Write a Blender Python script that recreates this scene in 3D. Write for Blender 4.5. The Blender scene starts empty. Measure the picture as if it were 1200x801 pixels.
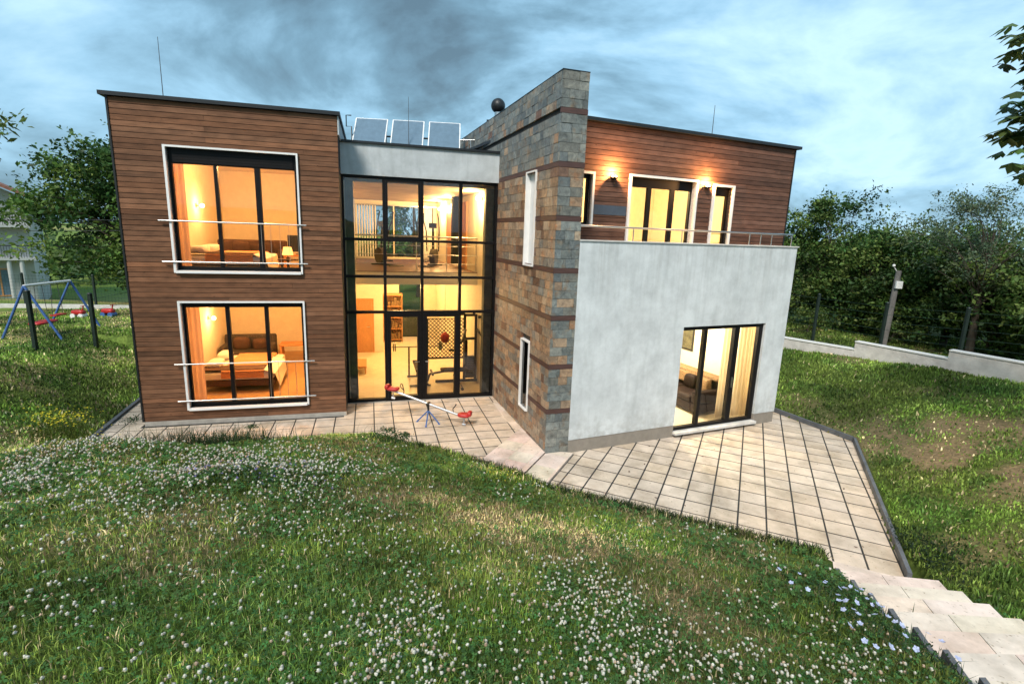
import bpy, math, random
import numpy as np
from mathutils import Vector, Matrix

random.seed(7)
RNG = np.random.default_rng(11)
SC = bpy.context.scene
COL = SC.collection
PI = math.pi

# ------------------------------------------------------------------ helpers
class F:
    """Plan frame: u along the facade, n into the building, z up."""
    def __init__(s, x, y, t):
        s.o = np.array([x, y]); s.t = t
        s.e = np.array([math.cos(t), math.sin(t)]); s.n = np.array([-math.sin(t), math.cos(t)])
    def p(s, u, n, z):
        q = s.o + u * s.e + n * s.n
        return (float(q[0]), float(q[1]), float(z))
ID = F(0, 0, 0)

class MB:
    def __init__(s):
        s.v = []; s.f = []; s.c = []; s.sm = []
    def add(s, vs, fs, col=None, smooth=False):
        b = len(s.v); s.v.extend(vs)
        for f in fs:
            s.f.append(tuple(i + b for i in f)); s.c.append(col); s.sm.append(smooth)
        return s
    def box(s, u0, u1, n0, n1, z0, z1, fr=ID, col=None):
        if u0 > u1: u0, u1 = u1, u0
        if n0 > n1: n0, n1 = n1, n0
        if z0 > z1: z0, z1 = z1, z0
        P = [fr.p(u, n, z) for z in (z0, z1) for (u, n) in ((u0, n0), (u1, n0), (u1, n1), (u0, n1))]
        return s.add(P, [(3, 2, 1, 0), (4, 5, 6, 7), (0, 1, 5, 4), (1, 2, 6, 5), (2, 3, 7, 6), (3, 0, 4, 7)], col)
    def prism(s, poly, z0, z1, col=None):
        n = len(poly)
        a = sum(poly[i][0] * poly[(i + 1) % n][1] - poly[(i + 1) % n][0] * poly[i][1] for i in range(n))
        if a < 0: poly = poly[::-1]
        P = [(x, y, z0) for x, y in poly] + [(x, y, z1) for x, y in poly]
        fs = [tuple(range(n - 1, -1, -1)), tuple(range(n, 2 * n))]
        fs += [(i, (i + 1) % n, n + (i + 1) % n, n + i) for i in range(n)]
        return s.add(P, fs, col)
    def quad(s, a, b, c, d, col=None):
        return s.add([a, b, c, d], [(0, 1, 2, 3)], col)
    def tube(s, pts, r, seg=8, col=None, caps=True, smooth=True):
        pts = [Vector(p) for p in pts]; rs = r if isinstance(r, (list, tuple)) else [r] * len(pts)
        vs = []; fs = []
        ref = None
        for i, p in enumerate(pts):
            d = (pts[min(i + 1, len(pts) - 1)] - pts[max(i - 1, 0)])
            d = d.normalized() if d.length > 1e-9 else Vector((0, 0, 1))
            if ref is None:
                ref = d.orthogonal().normalized()
            a = (ref - d * ref.dot(d))
            a = a.normalized() if a.length > 1e-6 else d.orthogonal().normalized()
            ref = a; b = d.cross(a)
            for k in range(seg):
                t = 2 * PI * k / seg
                vs.append(tuple(p + (a * math.cos(t) + b * math.sin(t)) * rs[i]))
        for i in range(len(pts) - 1):
            for k in range(seg):
                k2 = (k + 1) % seg
                fs.append((i * seg + k, i * seg + k2, (i + 1) * seg + k2, (i + 1) * seg + k))
        s.add(vs, fs, col, smooth)
        if caps:
            n = len(pts)
            s.add(vs[:seg], [tuple(range(seg - 1, -1, -1))], col)
            s.add(vs[(n - 1) * seg:], [tuple(range(seg))], col)
        return s
    def lathe(s, prof, c=(0, 0, 0), seg=20, col=None):
        vs = []; fs = []
        for r, z in prof:
            for k in range(seg):
                t = 2 * PI * k / seg
                vs.append((c[0] + r * math.cos(t), c[1] + r * math.sin(t), c[2] + z))
        for i in range(len(prof) - 1):
            for k in range(seg):
                k2 = (k + 1) % seg
                fs.append((i * seg + k, i * seg + k2, (i + 1) * seg + k2, (i + 1) * seg + k))
        return s.add(vs, fs, col, True)
    def pillow(s, c, sx, sy, sz, rot=0.0, tilt=0.0, col=None, seg=12, ex=0.45):
        """a soft cushion: superellipsoid"""
        vs = []; fs = []
        def sp(v, e): return math.copysign(abs(v) ** e, v)
        m = Matrix.Rotation(rot, 3, 'Z') @ Matrix.Rotation(tilt, 3, 'X')
        for i in range(seg + 1):
            a = -PI / 2 + PI * i / seg
            for k in range(2 * seg):
                b = 2 * PI * k / (2 * seg)
                p = m @ Vector((sx * sp(math.cos(a), ex) * sp(math.cos(b), ex), sy * sp(math.cos(a), ex) * sp(math.sin(b), ex), sz * sp(math.sin(a), 0.8)))
                vs.append((c[0] + p.x, c[1] + p.y, c[2] + p.z))
        w = 2 * seg
        for i in range(seg):
            for k in range(w):
                fs.append((i * w + k, i * w + (k + 1) % w, (i + 1) * w + (k + 1) % w, (i + 1) * w + k))
        return s.add(vs, fs, col, True)

OFF = {}
def _mesh(name, mb):
    me = bpy.data.meshes.new(name)
    return me

def obj(name, mb, mat, parent=None, bevel=0.0, origin=None, keep=False):
    """links mb (in the thing's space) as ONE mesh object"""
    v = np.array(mb.v, dtype=float)
    lo, hi = v.min(0), v.max(0)
    c = np.array(origin if origin is not None else ((lo[0] + hi[0]) / 2, (lo[1] + hi[1]) / 2, lo[2]))
    me = bpy.data.meshes.new(name)
    me.from_pydata([tuple(p) for p in (v - c)], [], mb.f)
    if any(x is not None for x in mb.c):
        at = me.attributes.new('col', 'FLOAT_COLOR', 'FACE')
        arr = np.array([(*(x if x is not None else (1, 1, 1)), 1.0) for x in mb.c], dtype=np.float32)
        at.data.foreach_set('color', arr.ravel())
    if any(mb.sm):
        me.polygons.foreach_set('use_smooth', np.array(mb.sm, dtype=bool))
    me.update()
    o = bpy.data.objects.new(name, me); COL.objects.link(o)
    if mat: me.materials.append(mat)
    po = OFF[parent.name] if parent else np.zeros(3)
    if parent: o.parent = parent
    o.location = c - po
    OFF[o.name] = c
    if bevel > 0:
        b = o.modifiers.new('bevel', 'BEVEL'); b.width = bevel; b.segments = 2; b.limit_method = 'ANGLE'
    return o

def npobj(name, V, faces_flat, loop_tot, mat, colors=None, parent=None, smooth=False, loc=(0, 0, 0)):
    """big meshes straight from numpy; V (n,3), faces given as flat index array + per-face loop count"""
    me = bpy.data.meshes.new(name)
    me.vertices.add(len(V)); me.vertices.foreach_set('co', np.asarray(V, np.float32).ravel())
    me.loops.add(len(faces_flat)); me.loops.foreach_set('vertex_index', np.asarray(faces_flat, np.int32))
    n = len(loop_tot); st = np.zeros(n, np.int32); st[1:] = np.cumsum(loop_tot)[:-1]
    me.polygons.add(n); me.polygons.foreach_set('loop_start', st)
    if smooth: me.polygons.foreach_set('use_smooth', np.ones(n, bool))
    me.update(calc_edges=True)
    if colors is not None:
        at = me.attributes.new('col', 'FLOAT_COLOR', 'POINT')
        a = np.ones((len(V), 4), np.float32); a[:, :3] = colors
        at.data.foreach_set('color', a.ravel())
    o = bpy.data.objects.new(name, me); COL.objects.link(o)
    if mat: me.materials.append(mat)
    if parent:
        o.parent = parent
        o.location = np.array(loc) - OFF[parent.name]
    else:
        o.location = loc
    OFF[o.name] = np.array(loc, float)
    return o

def tag(o, label=None, cat=None, group=None, kind=None):
    if label: o['label'] = label
    if cat: o['category'] = cat
    if group: o['group'] = group
    if kind: o['kind'] = kind
    return o

def thing(name, label, cat, loc=(0, 0, 0), rz=0.0, group=None, world=False):
    """Empty at the thing's base; world=True: its parts are given in world coordinates"""
    o = bpy.data.objects.new(name, None); COL.objects.link(o)
    o.empty_display_size = 0.2
    o.location = loc; o.rotation_euler = (0, 0, rz)
    OFF[o.name] = np.array(loc, float) if world else np.zeros(3)
    return tag(o, label, cat, group)

def copy_tree(o, parent=None):
    c = o.copy(); COL.objects.link(c)
    if parent: c.parent = parent
    for ch in [x for x in o.children]:
        copy_tree(ch, c)
    return c

# ------------------------------------------------------------------ materials
def newmat(name):
    m = bpy.data.materials.new(name); m.use_nodes = True
    nt = m.node_tree; nt.nodes.clear()
    out = nt.nodes.new('ShaderNodeOutputMaterial')
    return m, nt, out
def N(nt, t, **k):
    n = nt.nodes.new(t)
    for a, b in k.items():
        if a.startswith('i_'):
            n.inputs[a[2:].replace('_', ' ')].default_value = b
        else:
            setattr(n, a, b)
    return n
def ramp(nt, stops, interp='LINEAR'):
    r = nt.nodes.new('ShaderNodeValToRGB'); r.color_ramp.interpolation = interp
    el = r.color_ramp.elements
    while len(el) < len(stops): el.new(0.5)
    for e, (p, c) in zip(el, stops):
        e.position = p; e.color = (*c, 1) if len(c) == 3 else c
    return r

def mat_basic(name, color, rough=0.6, metal=0.0, var=0.15, scale=6.0, bump=0.0, bscale=40.0, spec=0.5, stretch=(1, 1, 1), attr=False, coat=0.0, detail=6):
    """principled surface whose colour drifts a little with noise; attr multiplies by the per-face colour"""
    m, nt, out = newmat(name)
    L = nt.links.new
    bs = N(nt, 'ShaderNodeBsdfPrincipled')
    bs.inputs['Roughness'].default_value = rough; bs.inputs['Metallic'].default_value = metal
    bs.inputs['Specular IOR Level'].default_value = spec
    if coat: bs.inputs['Coat Weight'].default_value = coat
    tc = N(nt, 'ShaderNodeTexCoord'); mp = N(nt, 'ShaderNodeMapping'); mp.inputs['Scale'].default_value = stretch
    L(tc.outputs['Object'], mp.inputs['Vector'])
    nz = N(nt, 'ShaderNodeTexNoise'); nz.inputs['Scale'].default_value = scale; nz.inputs['Detail'].default_value = detail; nz.inputs['Roughness'].default_value = 0.62
    L(mp.outputs['Vector'], nz.inputs['Vector'])
    lo = tuple(max(0, c * (1 - var)) for c in color); hi = tuple(min(1, c * (1 + var)) for c in color)
    r = ramp(nt, [(0.3, lo), (0.7, hi)])
    L(nz.outputs['Fac'], r.inputs['Fac'])
    c_out = r.outputs['Color']
    if attr:
        at = N(nt, 'ShaderNodeAttribute', attribute_name='col')
        mx = N(nt, 'ShaderNodeMix', data_type='RGBA', blend_type='MULTIPLY'); mx.inputs['Factor'].default_value = 1
        L(at.outputs['Color'], mx.inputs['A']); L(c_out, mx.inputs['B']); c_out = mx.outputs['Result']
    L(c_out, bs.inputs['Base Color'])
    if bump > 0:
        n2 = N(nt, 'ShaderNodeTexNoise'); n2.inputs['Scale'].default_value = bscale; n2.inputs['Detail'].default_value = 5
        L(mp.outputs['Vector'], n2.inputs['Vector'])
        bp = N(nt, 'ShaderNodeBump'); bp.inputs['Strength'].default_value = bump; bp.inputs['Distance'].default_value = 0.02
        L(n2.outputs['Fac'], bp.inputs['Height']); L(bp.outputs['Normal'], bs.inputs['Normal'])
    L(bs.outputs['BSDF'], out.inputs['Surface'])
    return m

def mat_wood(name, tint=(1, 1, 1), ang=0.0):
    """weathered cladding board: the per-board colour times fine horizontal grain, knots and blotches"""
    m, nt, out = newmat(name); L = nt.links.new
    bs = N(nt, 'ShaderNodeBsdfPrincipled'); bs.inputs['Roughness'].default_value = 0.72; bs.inputs['Specular IOR Level'].default_value = 0.25
    tc = N(nt, 'ShaderNodeTexCoord')
    rt = N(nt, 'ShaderNodeMapping'); rt.inputs['Rotation'].default_value = (0, 0, -ang)
    L(tc.outputs['Object'], rt.inputs['Vector'])
    mp = N(nt, 'ShaderNodeMapping'); mp.inputs['Scale'].default_value = (0.5, 0.5, 46)
    L(rt.outputs['Vector'], mp.inputs['Vector'])
    g = N(nt, 'ShaderNodeTexNoise'); g.inputs['Scale'].default_value = 1.6; g.inputs['Detail'].default_value = 7; g.inputs['Roughness'].default_value = 0.7
    L(mp.outputs['Vector'], g.inputs['Vector'])
    r = ramp(nt, [(0.28, (0.55, 0.54, 0.53)), (0.5, (1.0, 1.0, 1.0)), (0.75, (1.38, 1.33, 1.27))])
    L(g.outputs['Fac'], r.inputs['Fac'])
    mp2 = N(nt, 'ShaderNodeMapping'); mp2.inputs['Scale'].default_value = (1.0, 1.0, 3.2); L(rt.outputs['Vector'], mp2.inputs['Vector'])
    b = N(nt, 'ShaderNodeTexNoise'); b.inputs['Scale'].default_value = 3.4; b.inputs['Detail'].default_value = 5; L(mp2.outputs['Vector'], b.inputs['Vector'])
    r2 = ramp(nt, [(0.3, (0.7, 0.68, 0.66)), (0.62, (1.1, 1.08, 1.06))]); L(b.outputs['Fac'], r2.inputs['Fac'])
    vo = N(nt, 'ShaderNodeTexVoronoi'); vo.inputs['Scale'].default_value = 3.1
    mp3 = N(nt, 'ShaderNodeMapping'); mp3.inputs['Scale'].default_value = (1.0, 1.0, 2.2); L(rt.outputs['Vector'], mp3.inputs['Vector']); L(mp3.outputs['Vector'], vo.inputs['Vector'])
    rk = ramp(nt, [(0.03, (0.3, 0.25, 0.22)), (0.09, (1, 1, 1))]); L(vo.outputs['Distance'], rk.inputs['Fac'])
    at = N(nt, 'ShaderNodeAttribute', attribute_name='col')
    c = at.outputs['Color']
    for q in (r.outputs['Color'], r2.outputs['Color'], rk.outputs['Color']):
        mx = N(nt, 'ShaderNodeMix', data_type='RGBA', blend_type='MULTIPLY'); mx.inputs['Factor'].default_value = 1
        L(c, mx.inputs['A']); L(q, mx.inputs['B']); c = mx.outputs['Result']
    mx = N(nt, 'ShaderNodeMix', data_type='RGBA', blend_type='MULTIPLY'); mx.inputs['Factor'].default_value = 1
    mx.inputs['B'].default_value = (*tint, 1); L(c, mx.inputs['A']); c = mx.outputs['Result']
    L(c, bs.inputs['Base Color'])
    bp = N(nt, 'ShaderNodeBump'); bp.inputs['Strength'].default_value = 0.5; bp.inputs['Distance'].default_value = 0.01
    L(g.outputs['Fac'], bp.inputs['Height']); L(bp.outputs['Normal'], bs.inputs['Normal'])
    L(bs.outputs['BSDF'], out.inputs['Surface'])
    return m

def mat_stone(name):
    m, nt, out = newmat(name); L = nt.links.new
    bs = N(nt, 'ShaderNodeBsdfPrincipled'); bs.inputs['Roughness'].default_value = 0.6
    tc = N(nt, 'ShaderNodeTexCoord')
    a = N(nt, 'ShaderNodeTexNoise'); a.inputs['Scale'].default_value = 9; a.inputs['Detail'].default_value = 9; a.inputs['Roughness'].default_value = 0.7; a.inputs['Distortion'].default_value = 0.8
    L(tc.outputs['Object'], a.inputs['Vector'])
    r = ramp(nt, [(0.28, (0.38, 0.37, 0.36)), (0.5, (0.95, 0.95, 0.95)), (0.72, (1.55, 1.5, 1.42))]); L(a.outputs['Fac'], r.inputs['Fac'])
    b = N(nt, 'ShaderNodeTexNoise'); b.inputs['Scale'].default_value = 5.0; b.inputs['Detail'].default_value = 4
    L(tc.outputs['Object'], b.inputs['Vector'])
    rb = ramp(nt, [(0.55, (1, 1, 1)), (0.72, (1.25, 0.85, 0.6))]); L(b.outputs['Fac'], rb.inputs['Fac'])
    at = N(nt, 'ShaderNodeAttribute', attribute_name='col'); c = at.outputs['Color']
    for q in (r.outputs['Color'], rb.outputs['Color']):
        mx = N(nt, 'ShaderNodeMix', data_type='RGBA', blend_type='MULTIPLY'); mx.inputs['Factor'].default_value = 1
        L(c, mx.inputs['A']); L(q, mx.inputs['B']); c = mx.outputs['Result']
    L(c, bs.inputs['Base Color'])
    bp = N(nt, 'ShaderNodeBump'); bp.inputs['Strength'].default_value = 0.6; bp.inputs['Distance'].default_value = 0.02
    L(a.outputs['Fac'], bp.inputs['Height']); L(bp.outputs['Normal'], bs.inputs['Normal'])
    L(bs.outputs['BSDF'], out.inputs['Surface'])
    return m

def mat_glass(name, tint=(0.96, 0.97, 0.96), ior=1.5):
    m, nt, out = newmat(name); L = nt.links.new
    t = N(nt, 'ShaderNodeBsdfTransparent'); t.inputs['Color'].default_value = (*tint, 1)
    g = N(nt, 'ShaderNodeBsdfGlossy'); g.inputs['Roughness'].default_value = 0.01
    fr = N(nt, 'ShaderNodeFresnel'); fr.inputs['IOR'].default_value = ior
    mx = N(nt, 'ShaderNodeMixShader'); L(fr.outputs['Fac'], mx.inputs['Fac']); L(t.outputs['BSDF'], mx.inputs[1]); L(g.outputs['BSDF'], mx.inputs[2])
    L(mx.outputs['Shader'], out.inputs['Surface'])
    return m

def mat_emit(name, color, strength):
    m, nt, out = newmat(name)
    e = N(nt, 'ShaderNodeEmission'); e.inputs['Color'].default_value = (*color, 1); e.inputs['Strength'].default_value = strength
    nt.links.new(e.outputs['Emission'], out.inputs['Surface'])
    return m

def mat_leaf(name, trans=0.35, tint=(1, 1, 1), rough=0.55):
    """foliage: per-leaf colour attribute, partly translucent"""
    m, nt, out = newmat(name); L = nt.links.new
    at = N(nt, 'ShaderNodeAttribute', attribute_name='col')
    mx0 = N(nt, 'ShaderNodeMix', data_type='RGBA', blend_type='MULTIPLY'); mx0.inputs['Factor'].default_value = 1
    L(at.outputs['Color'], mx0.inputs['A']); mx0.inputs['B'].default_value = (*tint, 1)
    bs = N(nt, 'ShaderNodeBsdfPrincipled'); bs.inputs['Roughness'].default_value = rough; bs.inputs['Specular IOR Level'].default_value = 0.3
    L(mx0.outputs['Result'], bs.inputs['Base Color'])
    tr = N(nt, 'ShaderNodeBsdfTranslucent'); L(mx0.outputs['Result'], tr.inputs['Color'])
    mx = N(nt, 'ShaderNodeMixShader'); mx.inputs['Fac'].default_value = trans
    L(bs.outputs['BSDF'], mx.inputs[1]); L(tr.outputs['BSDF'], mx.inputs[2]); L(mx.outputs['Shader'], out.inputs['Surface'])
    return m

def mat_curtain(name, color):
    m, nt, out = newmat(name); L = nt.links.new
    d = N(nt, 'ShaderNodeBsdfDiffuse'); d.inputs['Color'].default_value = (*color, 1)
    t = N(nt, 'ShaderNodeBsdfTranslucent'); t.inputs['Color'].default_value = (*color, 1)
    mx = N(nt, 'ShaderNodeMixShader'); mx.inputs['Fac'].default_value = 0.5
    L(d.outputs['BSDF'], mx.inputs[1]); L(t.outputs['BSDF'], mx.inputs[2]); L(mx.outputs['Shader'], out.inputs['Surface'])
    return m

def mat_stucco(name, color):
    m, nt, out = newmat(name); L = nt.links.new
    bs = N(nt, 'ShaderNodeBsdfPrincipled'); bs.inputs['Roughness'].default_value = 0.85; bs.inputs['Specular IOR Level'].default_value = 0.2
    tc = N(nt, 'ShaderNodeTexCoord')
    a = N(nt, 'ShaderNodeTexNoise'); a.inputs['Scale'].default_value = 1.9; a.inputs['Detail'].default_value = 12; a.inputs['Roughness'].default_value = 0.7
    L(tc.outputs['Object'], a.inputs['Vector'])
    mp = N(nt, 'ShaderNodeMapping'); mp.inputs['Scale'].default_value = (6, 6, 0.8); L(tc.outputs['Object'], mp.inputs['Vector'])
    b = N(nt, 'ShaderNodeTexNoise'); b.inputs['Scale'].default_value = 1.2; b.inputs['Detail'].default_value = 6; L(mp.outputs['Vector'], b.inputs['Vector'])
    r = ramp(nt, [(0.32, tuple(x * 0.78 for x in color)), (0.66, tuple(min(1, x * 1.08) for x in color))]); L(a.outputs['Fac'], r.inputs['Fac'])
    r2 = ramp(nt, [(0.3, (0.90, 0.905, 0.90)), (0.5, (1, 1, 1))]); L(b.outputs['Fac'], r2.inputs['Fac'])
    mx = N(nt, 'ShaderNodeMix', data_type='RGBA', blend_type='MULTIPLY'); mx.inputs['Factor'].default_value = 1
    L(r.outputs['Color'], mx.inputs['A']); L(r2.outputs['Color'], mx.inputs['B'])
    # run-off streaks and splash dirt: narrow noise streaks that are strongest near the foot and the coping
    mp3 = N(nt, 'ShaderNodeMapping'); mp3.inputs['Scale'].default_value = (11, 11, 0.22); L(tc.outputs['Object'], mp3.inputs['Vector'])
    d1 = N(nt, 'ShaderNodeTexNoise'); d1.inputs['Scale'].default_value = 1.0; d1.inputs['Detail'].default_value = 7; d1.inputs['Roughness'].default_value = 0.65; L(mp3.outputs['Vector'], d1.inputs['Vector'])
    d2 = N(nt, 'ShaderNodeTexNoise'); d2.inputs['Scale'].default_value = 7.0; d2.inputs['Detail'].default_value = 8; L(tc.outputs['Object'], d2.inputs['Vector'])
    sx = N(nt, 'ShaderNodeSeparateXYZ'); L(tc.outputs['Generated'], sx.inputs['Vector'])
    g1 = ramp(nt, [(0.55, (0, 0, 0)), (1.0, (1, 1, 1))]); L(sx.outputs['Z'], g1.inputs['Fac'])
    g2 = ramp(nt, [(0.0, (1, 1, 1)), (0.16, (0, 0, 0))]); L(sx.outputs['Z'], g2.inputs['Fac'])
    rs1 = ramp(nt, [(0.50, (0, 0, 0)), (0.72, (1, 1, 1))]); L(d1.outputs['Fac'], rs1.inputs['Fac'])
    rs2 = ramp(nt, [(0.42, (0, 0, 0)), (0.62, (1, 1, 1))]); L(d2.outputs['Fac'], rs2.inputs['Fac'])
    m1 = N(nt, 'ShaderNodeMath', operation='MULTIPLY'); L(g1.outputs['Color'], m1.inputs[0]); L(rs1.outputs['Color'], m1.inputs[1])
    m2 = N(nt, 'ShaderNodeMath', operation='MULTIPLY'); L(g2.outputs['Color'], m2.inputs[0]); L(rs2.outputs['Color'], m2.inputs[1])
    m3 = N(nt, 'ShaderNodeMath', operation='MAXIMUM'); L(m1.outputs[0], m3.inputs[0]); L(m2.outputs[0], m3.inputs[1])
    m4 = N(nt, 'ShaderNodeMath', operation='MULTIPLY'); L(m3.outputs[0], m4.inputs[0]); m4.inputs[1].default_value = 0.36
    mxd = N(nt, 'ShaderNodeMix', data_type='RGBA'); L(m4.outputs[0], mxd.inputs['Factor']); L(mx.outputs['Result'], mxd.inputs['A']); mxd.inputs['B'].default_value = (0.27, 0.26, 0.23, 1)
    L(mxd.outputs['Result'], bs.inputs['Base Color'])
    n2 = N(nt, 'ShaderNodeTexNoise'); n2.inputs['Scale'].default_value = 160; n2.inputs['Detail'].default_value = 3; L(tc.outputs['Object'], n2.inputs['Vector'])
    bp = N(nt, 'ShaderNodeBump'); bp.inputs['Strength'].default_value = 0.35; bp.inputs['Distance'].default_value = 0.006
    L(n2.outputs['Fac'], bp.inputs['Height']); L(bp.outputs['Normal'], bs.inputs['Normal'])
    L(bs.outputs['BSDF'], out.inputs['Surface'])
    return m

def mat_ground(name):
    m, nt, out = newmat(name); L = nt.links.new
    bs = N(nt, 'ShaderNodeBsdfPrincipled'); bs.inputs['Roughness'].default_value = 0.95; bs.inputs['Specular IOR Level'].default_value = 0.1
    tc = N(nt, 'ShaderNodeTexCoord')
    at = N(nt, 'ShaderNodeAttribute', attribute_name='col')
    a = N(nt, 'ShaderNodeTexNoise'); a.inputs['Scale'].default_value = 14; a.inputs['Detail'].default_value = 8; a.inputs['Roughness'].default_value = 0.75
    L(tc.outputs['Object'], a.inputs['Vector'])
    r = ramp(nt, [(0.3, (0.4, 0.4, 0.4)), (0.7, (1.6, 1.55, 1.5))]); L(a.outputs['Fac'], r.inputs['Fac'])
    mx = N(nt, 'ShaderNodeMix', data_type='RGBA', blend_type='MULTIPLY'); mx.inputs['Factor'].default_value = 1
    L(at.outputs['Color'], mx.inputs['A']); L(r.outputs['Color'], mx.inputs['B']); L(mx.outputs['Result'], bs.inputs['Base Color'])
    bp = N(nt, 'ShaderNodeBump'); bp.inputs['Strength'].default_value = 0.8; bp.inputs['Distance'].default_value = 0.04
    L(a.outputs['Fac'], bp.inputs['Height']); L(bp.outputs['Normal'], bs.inputs['Normal'])
    L(bs.outputs['BSDF'], out.inputs['Surface'])
    return m

tL, tG, tS, tR, tU = 0.27, 0.27, -1.241, 0.415, 0.427
M = {}
M['wood'] = mat_wood('timber_cladding', ang=tL)
M['wood2'] = mat_wood('timber_cladding_upper', tint=(0.9, 0.86, 0.88), ang=tU)
M['membrane'] = mat_basic('dark_membrane', (0.012, 0.010, 0.009), 0.9)
M['dark_metal'] = mat_basic('dark_frame_metal', (0.006, 0.005, 0.005), 0.5, var=0.2, spec=0.2)
M['cap'] = mat_basic('roof_cap_metal', (0.012, 0.014, 0.016), 0.45, spec=0.4)
M['white'] = mat_basic('white_powder_coat', (0.74, 0.73, 0.71), 0.5, var=0.05)
M['steel'] = mat_basic('brushed_steel', (0.6, 0.59, 0.57), 0.3, 1.0, var=0.1)
M['stucco'] = mat_stucco('pale_stucco', (0.60, 0.625, 0.63))
M['fascia'] = mat_stucco('fascia_stucco', (0.49, 0.525, 0.54))
M['skirt'] = mat_basic('taupe_skirting', (0.24, 0.21, 0.175), 0.8, var=0.12, bump=0.2)
M['plinth'] = mat_basic('concrete_plinth', (0.36, 0.33, 0.29), 0.85, var=0.2, bump=0.3)
M['stone'] = mat_stone('slate_cladding')
M['band'] = mat_basic('brown_band', (0.075, 0.035, 0.028), 0.6, var=0.35, scale=3, stretch=(1, 1, 12))
M['mortar'] = mat_basic('dark_mortar', (0.035, 0.032, 0.03), 0.95, var=0.3)
def mat_paving():
    """cream slab: per-slab colour, fine pitting, and a few broad damp and soil stains"""
    m = mat_basic('cream_paving', (0.90, 0.88, 0.86), 0.62, var=0.2, scale=3.4, bump=0.12, bscale=60, attr=True, spec=0.3)
    nt = m.node_tree; L = nt.links.new
    bs = [n for n in nt.nodes if n.type == 'BSDF_PRINCIPLED'][0]; src = bs.inputs['Base Color'].links[0].from_socket
    tc = [n for n in nt.nodes if n.type == 'TEX_COORD'][0]
    a = N(nt, 'ShaderNodeTexNoise'); a.inputs['Scale'].default_value = 0.9; a.inputs['Detail'].default_value = 9; a.inputs['Roughness'].default_value = 0.68; L(tc.outputs['Object'], a.inputs['Vector'])
    r = ramp(nt, [(0.36, (0.70, 0.69, 0.66)), (0.52, (1, 1, 1))]); L(a.outputs['Fac'], r.inputs['Fac'])
    b = N(nt, 'ShaderNodeTexNoise'); b.inputs['Scale'].default_value = 22; b.inputs['Detail'].default_value = 4; L(tc.outputs['Object'], b.inputs['Vector'])
    r2 = ramp(nt, [(0.27, (0.5, 0.46, 0.4)), (0.36, (1, 1, 1))]); L(b.outputs['Fac'], r2.inputs['Fac'])
    c = src
    for q in (r, r2):
        mx = N(nt, 'ShaderNodeMix', data_type='RGBA', blend_type='MULTIPLY'); mx.inputs['Factor'].default_value = 1; L(c, mx.inputs['A']); L(q.outputs['Color'], mx.inputs['B']); c = mx.outputs['Result']
    L(c, bs.inputs['Base Color']); return m
M['tile'] = mat_paving()
M['joint'] = mat_basic('joint_bed', (0.03, 0.028, 0.026), 0.95, var=0.4)
M['kerb'] = mat_basic('grey_kerb', (0.10, 0.105, 0.115), 0.75, var=0.3, bump=0.3)
M['concrete'] = mat_basic('pale_concrete', (0.55, 0.53, 0.50), 0.9, var=0.22, scale=3, bump=0.4, bscale=18)
M['glass'] = mat_glass('window_glass', ior=1.6)
M['glass_d'] = mat_glass('hall_glass', (0.92, 0.93, 0.91), 1.8)
M['plaster'] = mat_basic('cream_plaster', (0.82, 0.74, 0.58), 0.85, var=0.05)
M['ceiling'] = mat_basic('boarded_ceiling', (0.42, 0.30, 0.17), 0.7, var=0.55, scale=1.6, stretch=(1, 5, 1))
M['reflection_floor'] = mat_basic('reflection_dark_floor', (0.10, 0.05, 0.03), 0.5, var=0.3, stretch=(1, 8, 1))  # dark brown stands in for the garden slope reflected in the hall glass
M['floor'] = mat_basic('cream_floor_tile', (0.75, 0.66, 0.50), 0.35, var=0.08)
M['wfloor'] = mat_basic('wood_floor', (0.5, 0.3, 0.14), 0.4, var=0.2, stretch=(1, 8, 1))
M['column'] = mat_basic('hall_column', (0.10, 0.115, 0.10), 0.8, var=0.3, bump=0.3)
M['orange_wood'] = mat_basic('orange_door_wood', (0.55, 0.25, 0.09), 0.5, var=0.15, stretch=(6, 6, 1))
M['leather'] = mat_basic('dark_leather', (0.014, 0.007, 0.006), 0.6, var=0.25, bump=0.15, spec=0.15)
M['brown_fab'] = mat_basic('brown_fabric', (0.09, 0.045, 0.03), 0.9, var=0.25, bump=0.3, bscale=120)
M['grey_fab'] = mat_basic('charcoal_fabric', (0.05, 0.04, 0.035), 0.9, var=0.25, bump=0.3, bscale=120)
M['sheet'] = mat_basic('white_sheet', (0.8, 0.76, 0.68), 0.9, var=0.06, bump=0.3, bscale=9)
M['bedspread'] = mat_basic('terracotta_bedspread', (0.62, 0.28, 0.12), 0.9, var=0.15, bump=0.3, bscale=12)
M['pattern'] = mat_basic('brown_patterned_throw', (0.22, 0.13, 0.06), 0.9, var=0.7, scale=30, bump=0.3)
M['curtain'] = mat_curtain('cream_curtain', (0.85, 0.72, 0.52))
M['curtain_p'] = mat_curtain('rose_curtain', (0.82, 0.58, 0.44))
M['blind'] = mat_basic('vertical_blind', (0.75, 0.74, 0.70), 0.8, var=0.05)
M['black'] = mat_basic('black_steel', (0.015, 0.014, 0.014), 0.4, spec=0.5)
M['silver'] = mat_basic('silver_tube', (0.55, 0.56, 0.58), 0.35, 0.8)
M['red'] = mat_basic('red_plastic', (0.42, 0.02, 0.018), 0.4, var=0.15)
M['blue'] = mat_basic('blue_paint', (0.05, 0.12, 0.32), 0.45, var=0.15)
M['bulb'] = mat_emit('lit_bulb', (1.0, 0.62, 0.25), 22)
M['bulb_w'] = mat_emit('lit_outdoor_bulb', (1.0, 0.66, 0.28), 40)
M['solar'] = mat_basic('collector_glass', (0.11, 0.175, 0.235), 0.5, 0.0, var=0.12, spec=0.35)
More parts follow.
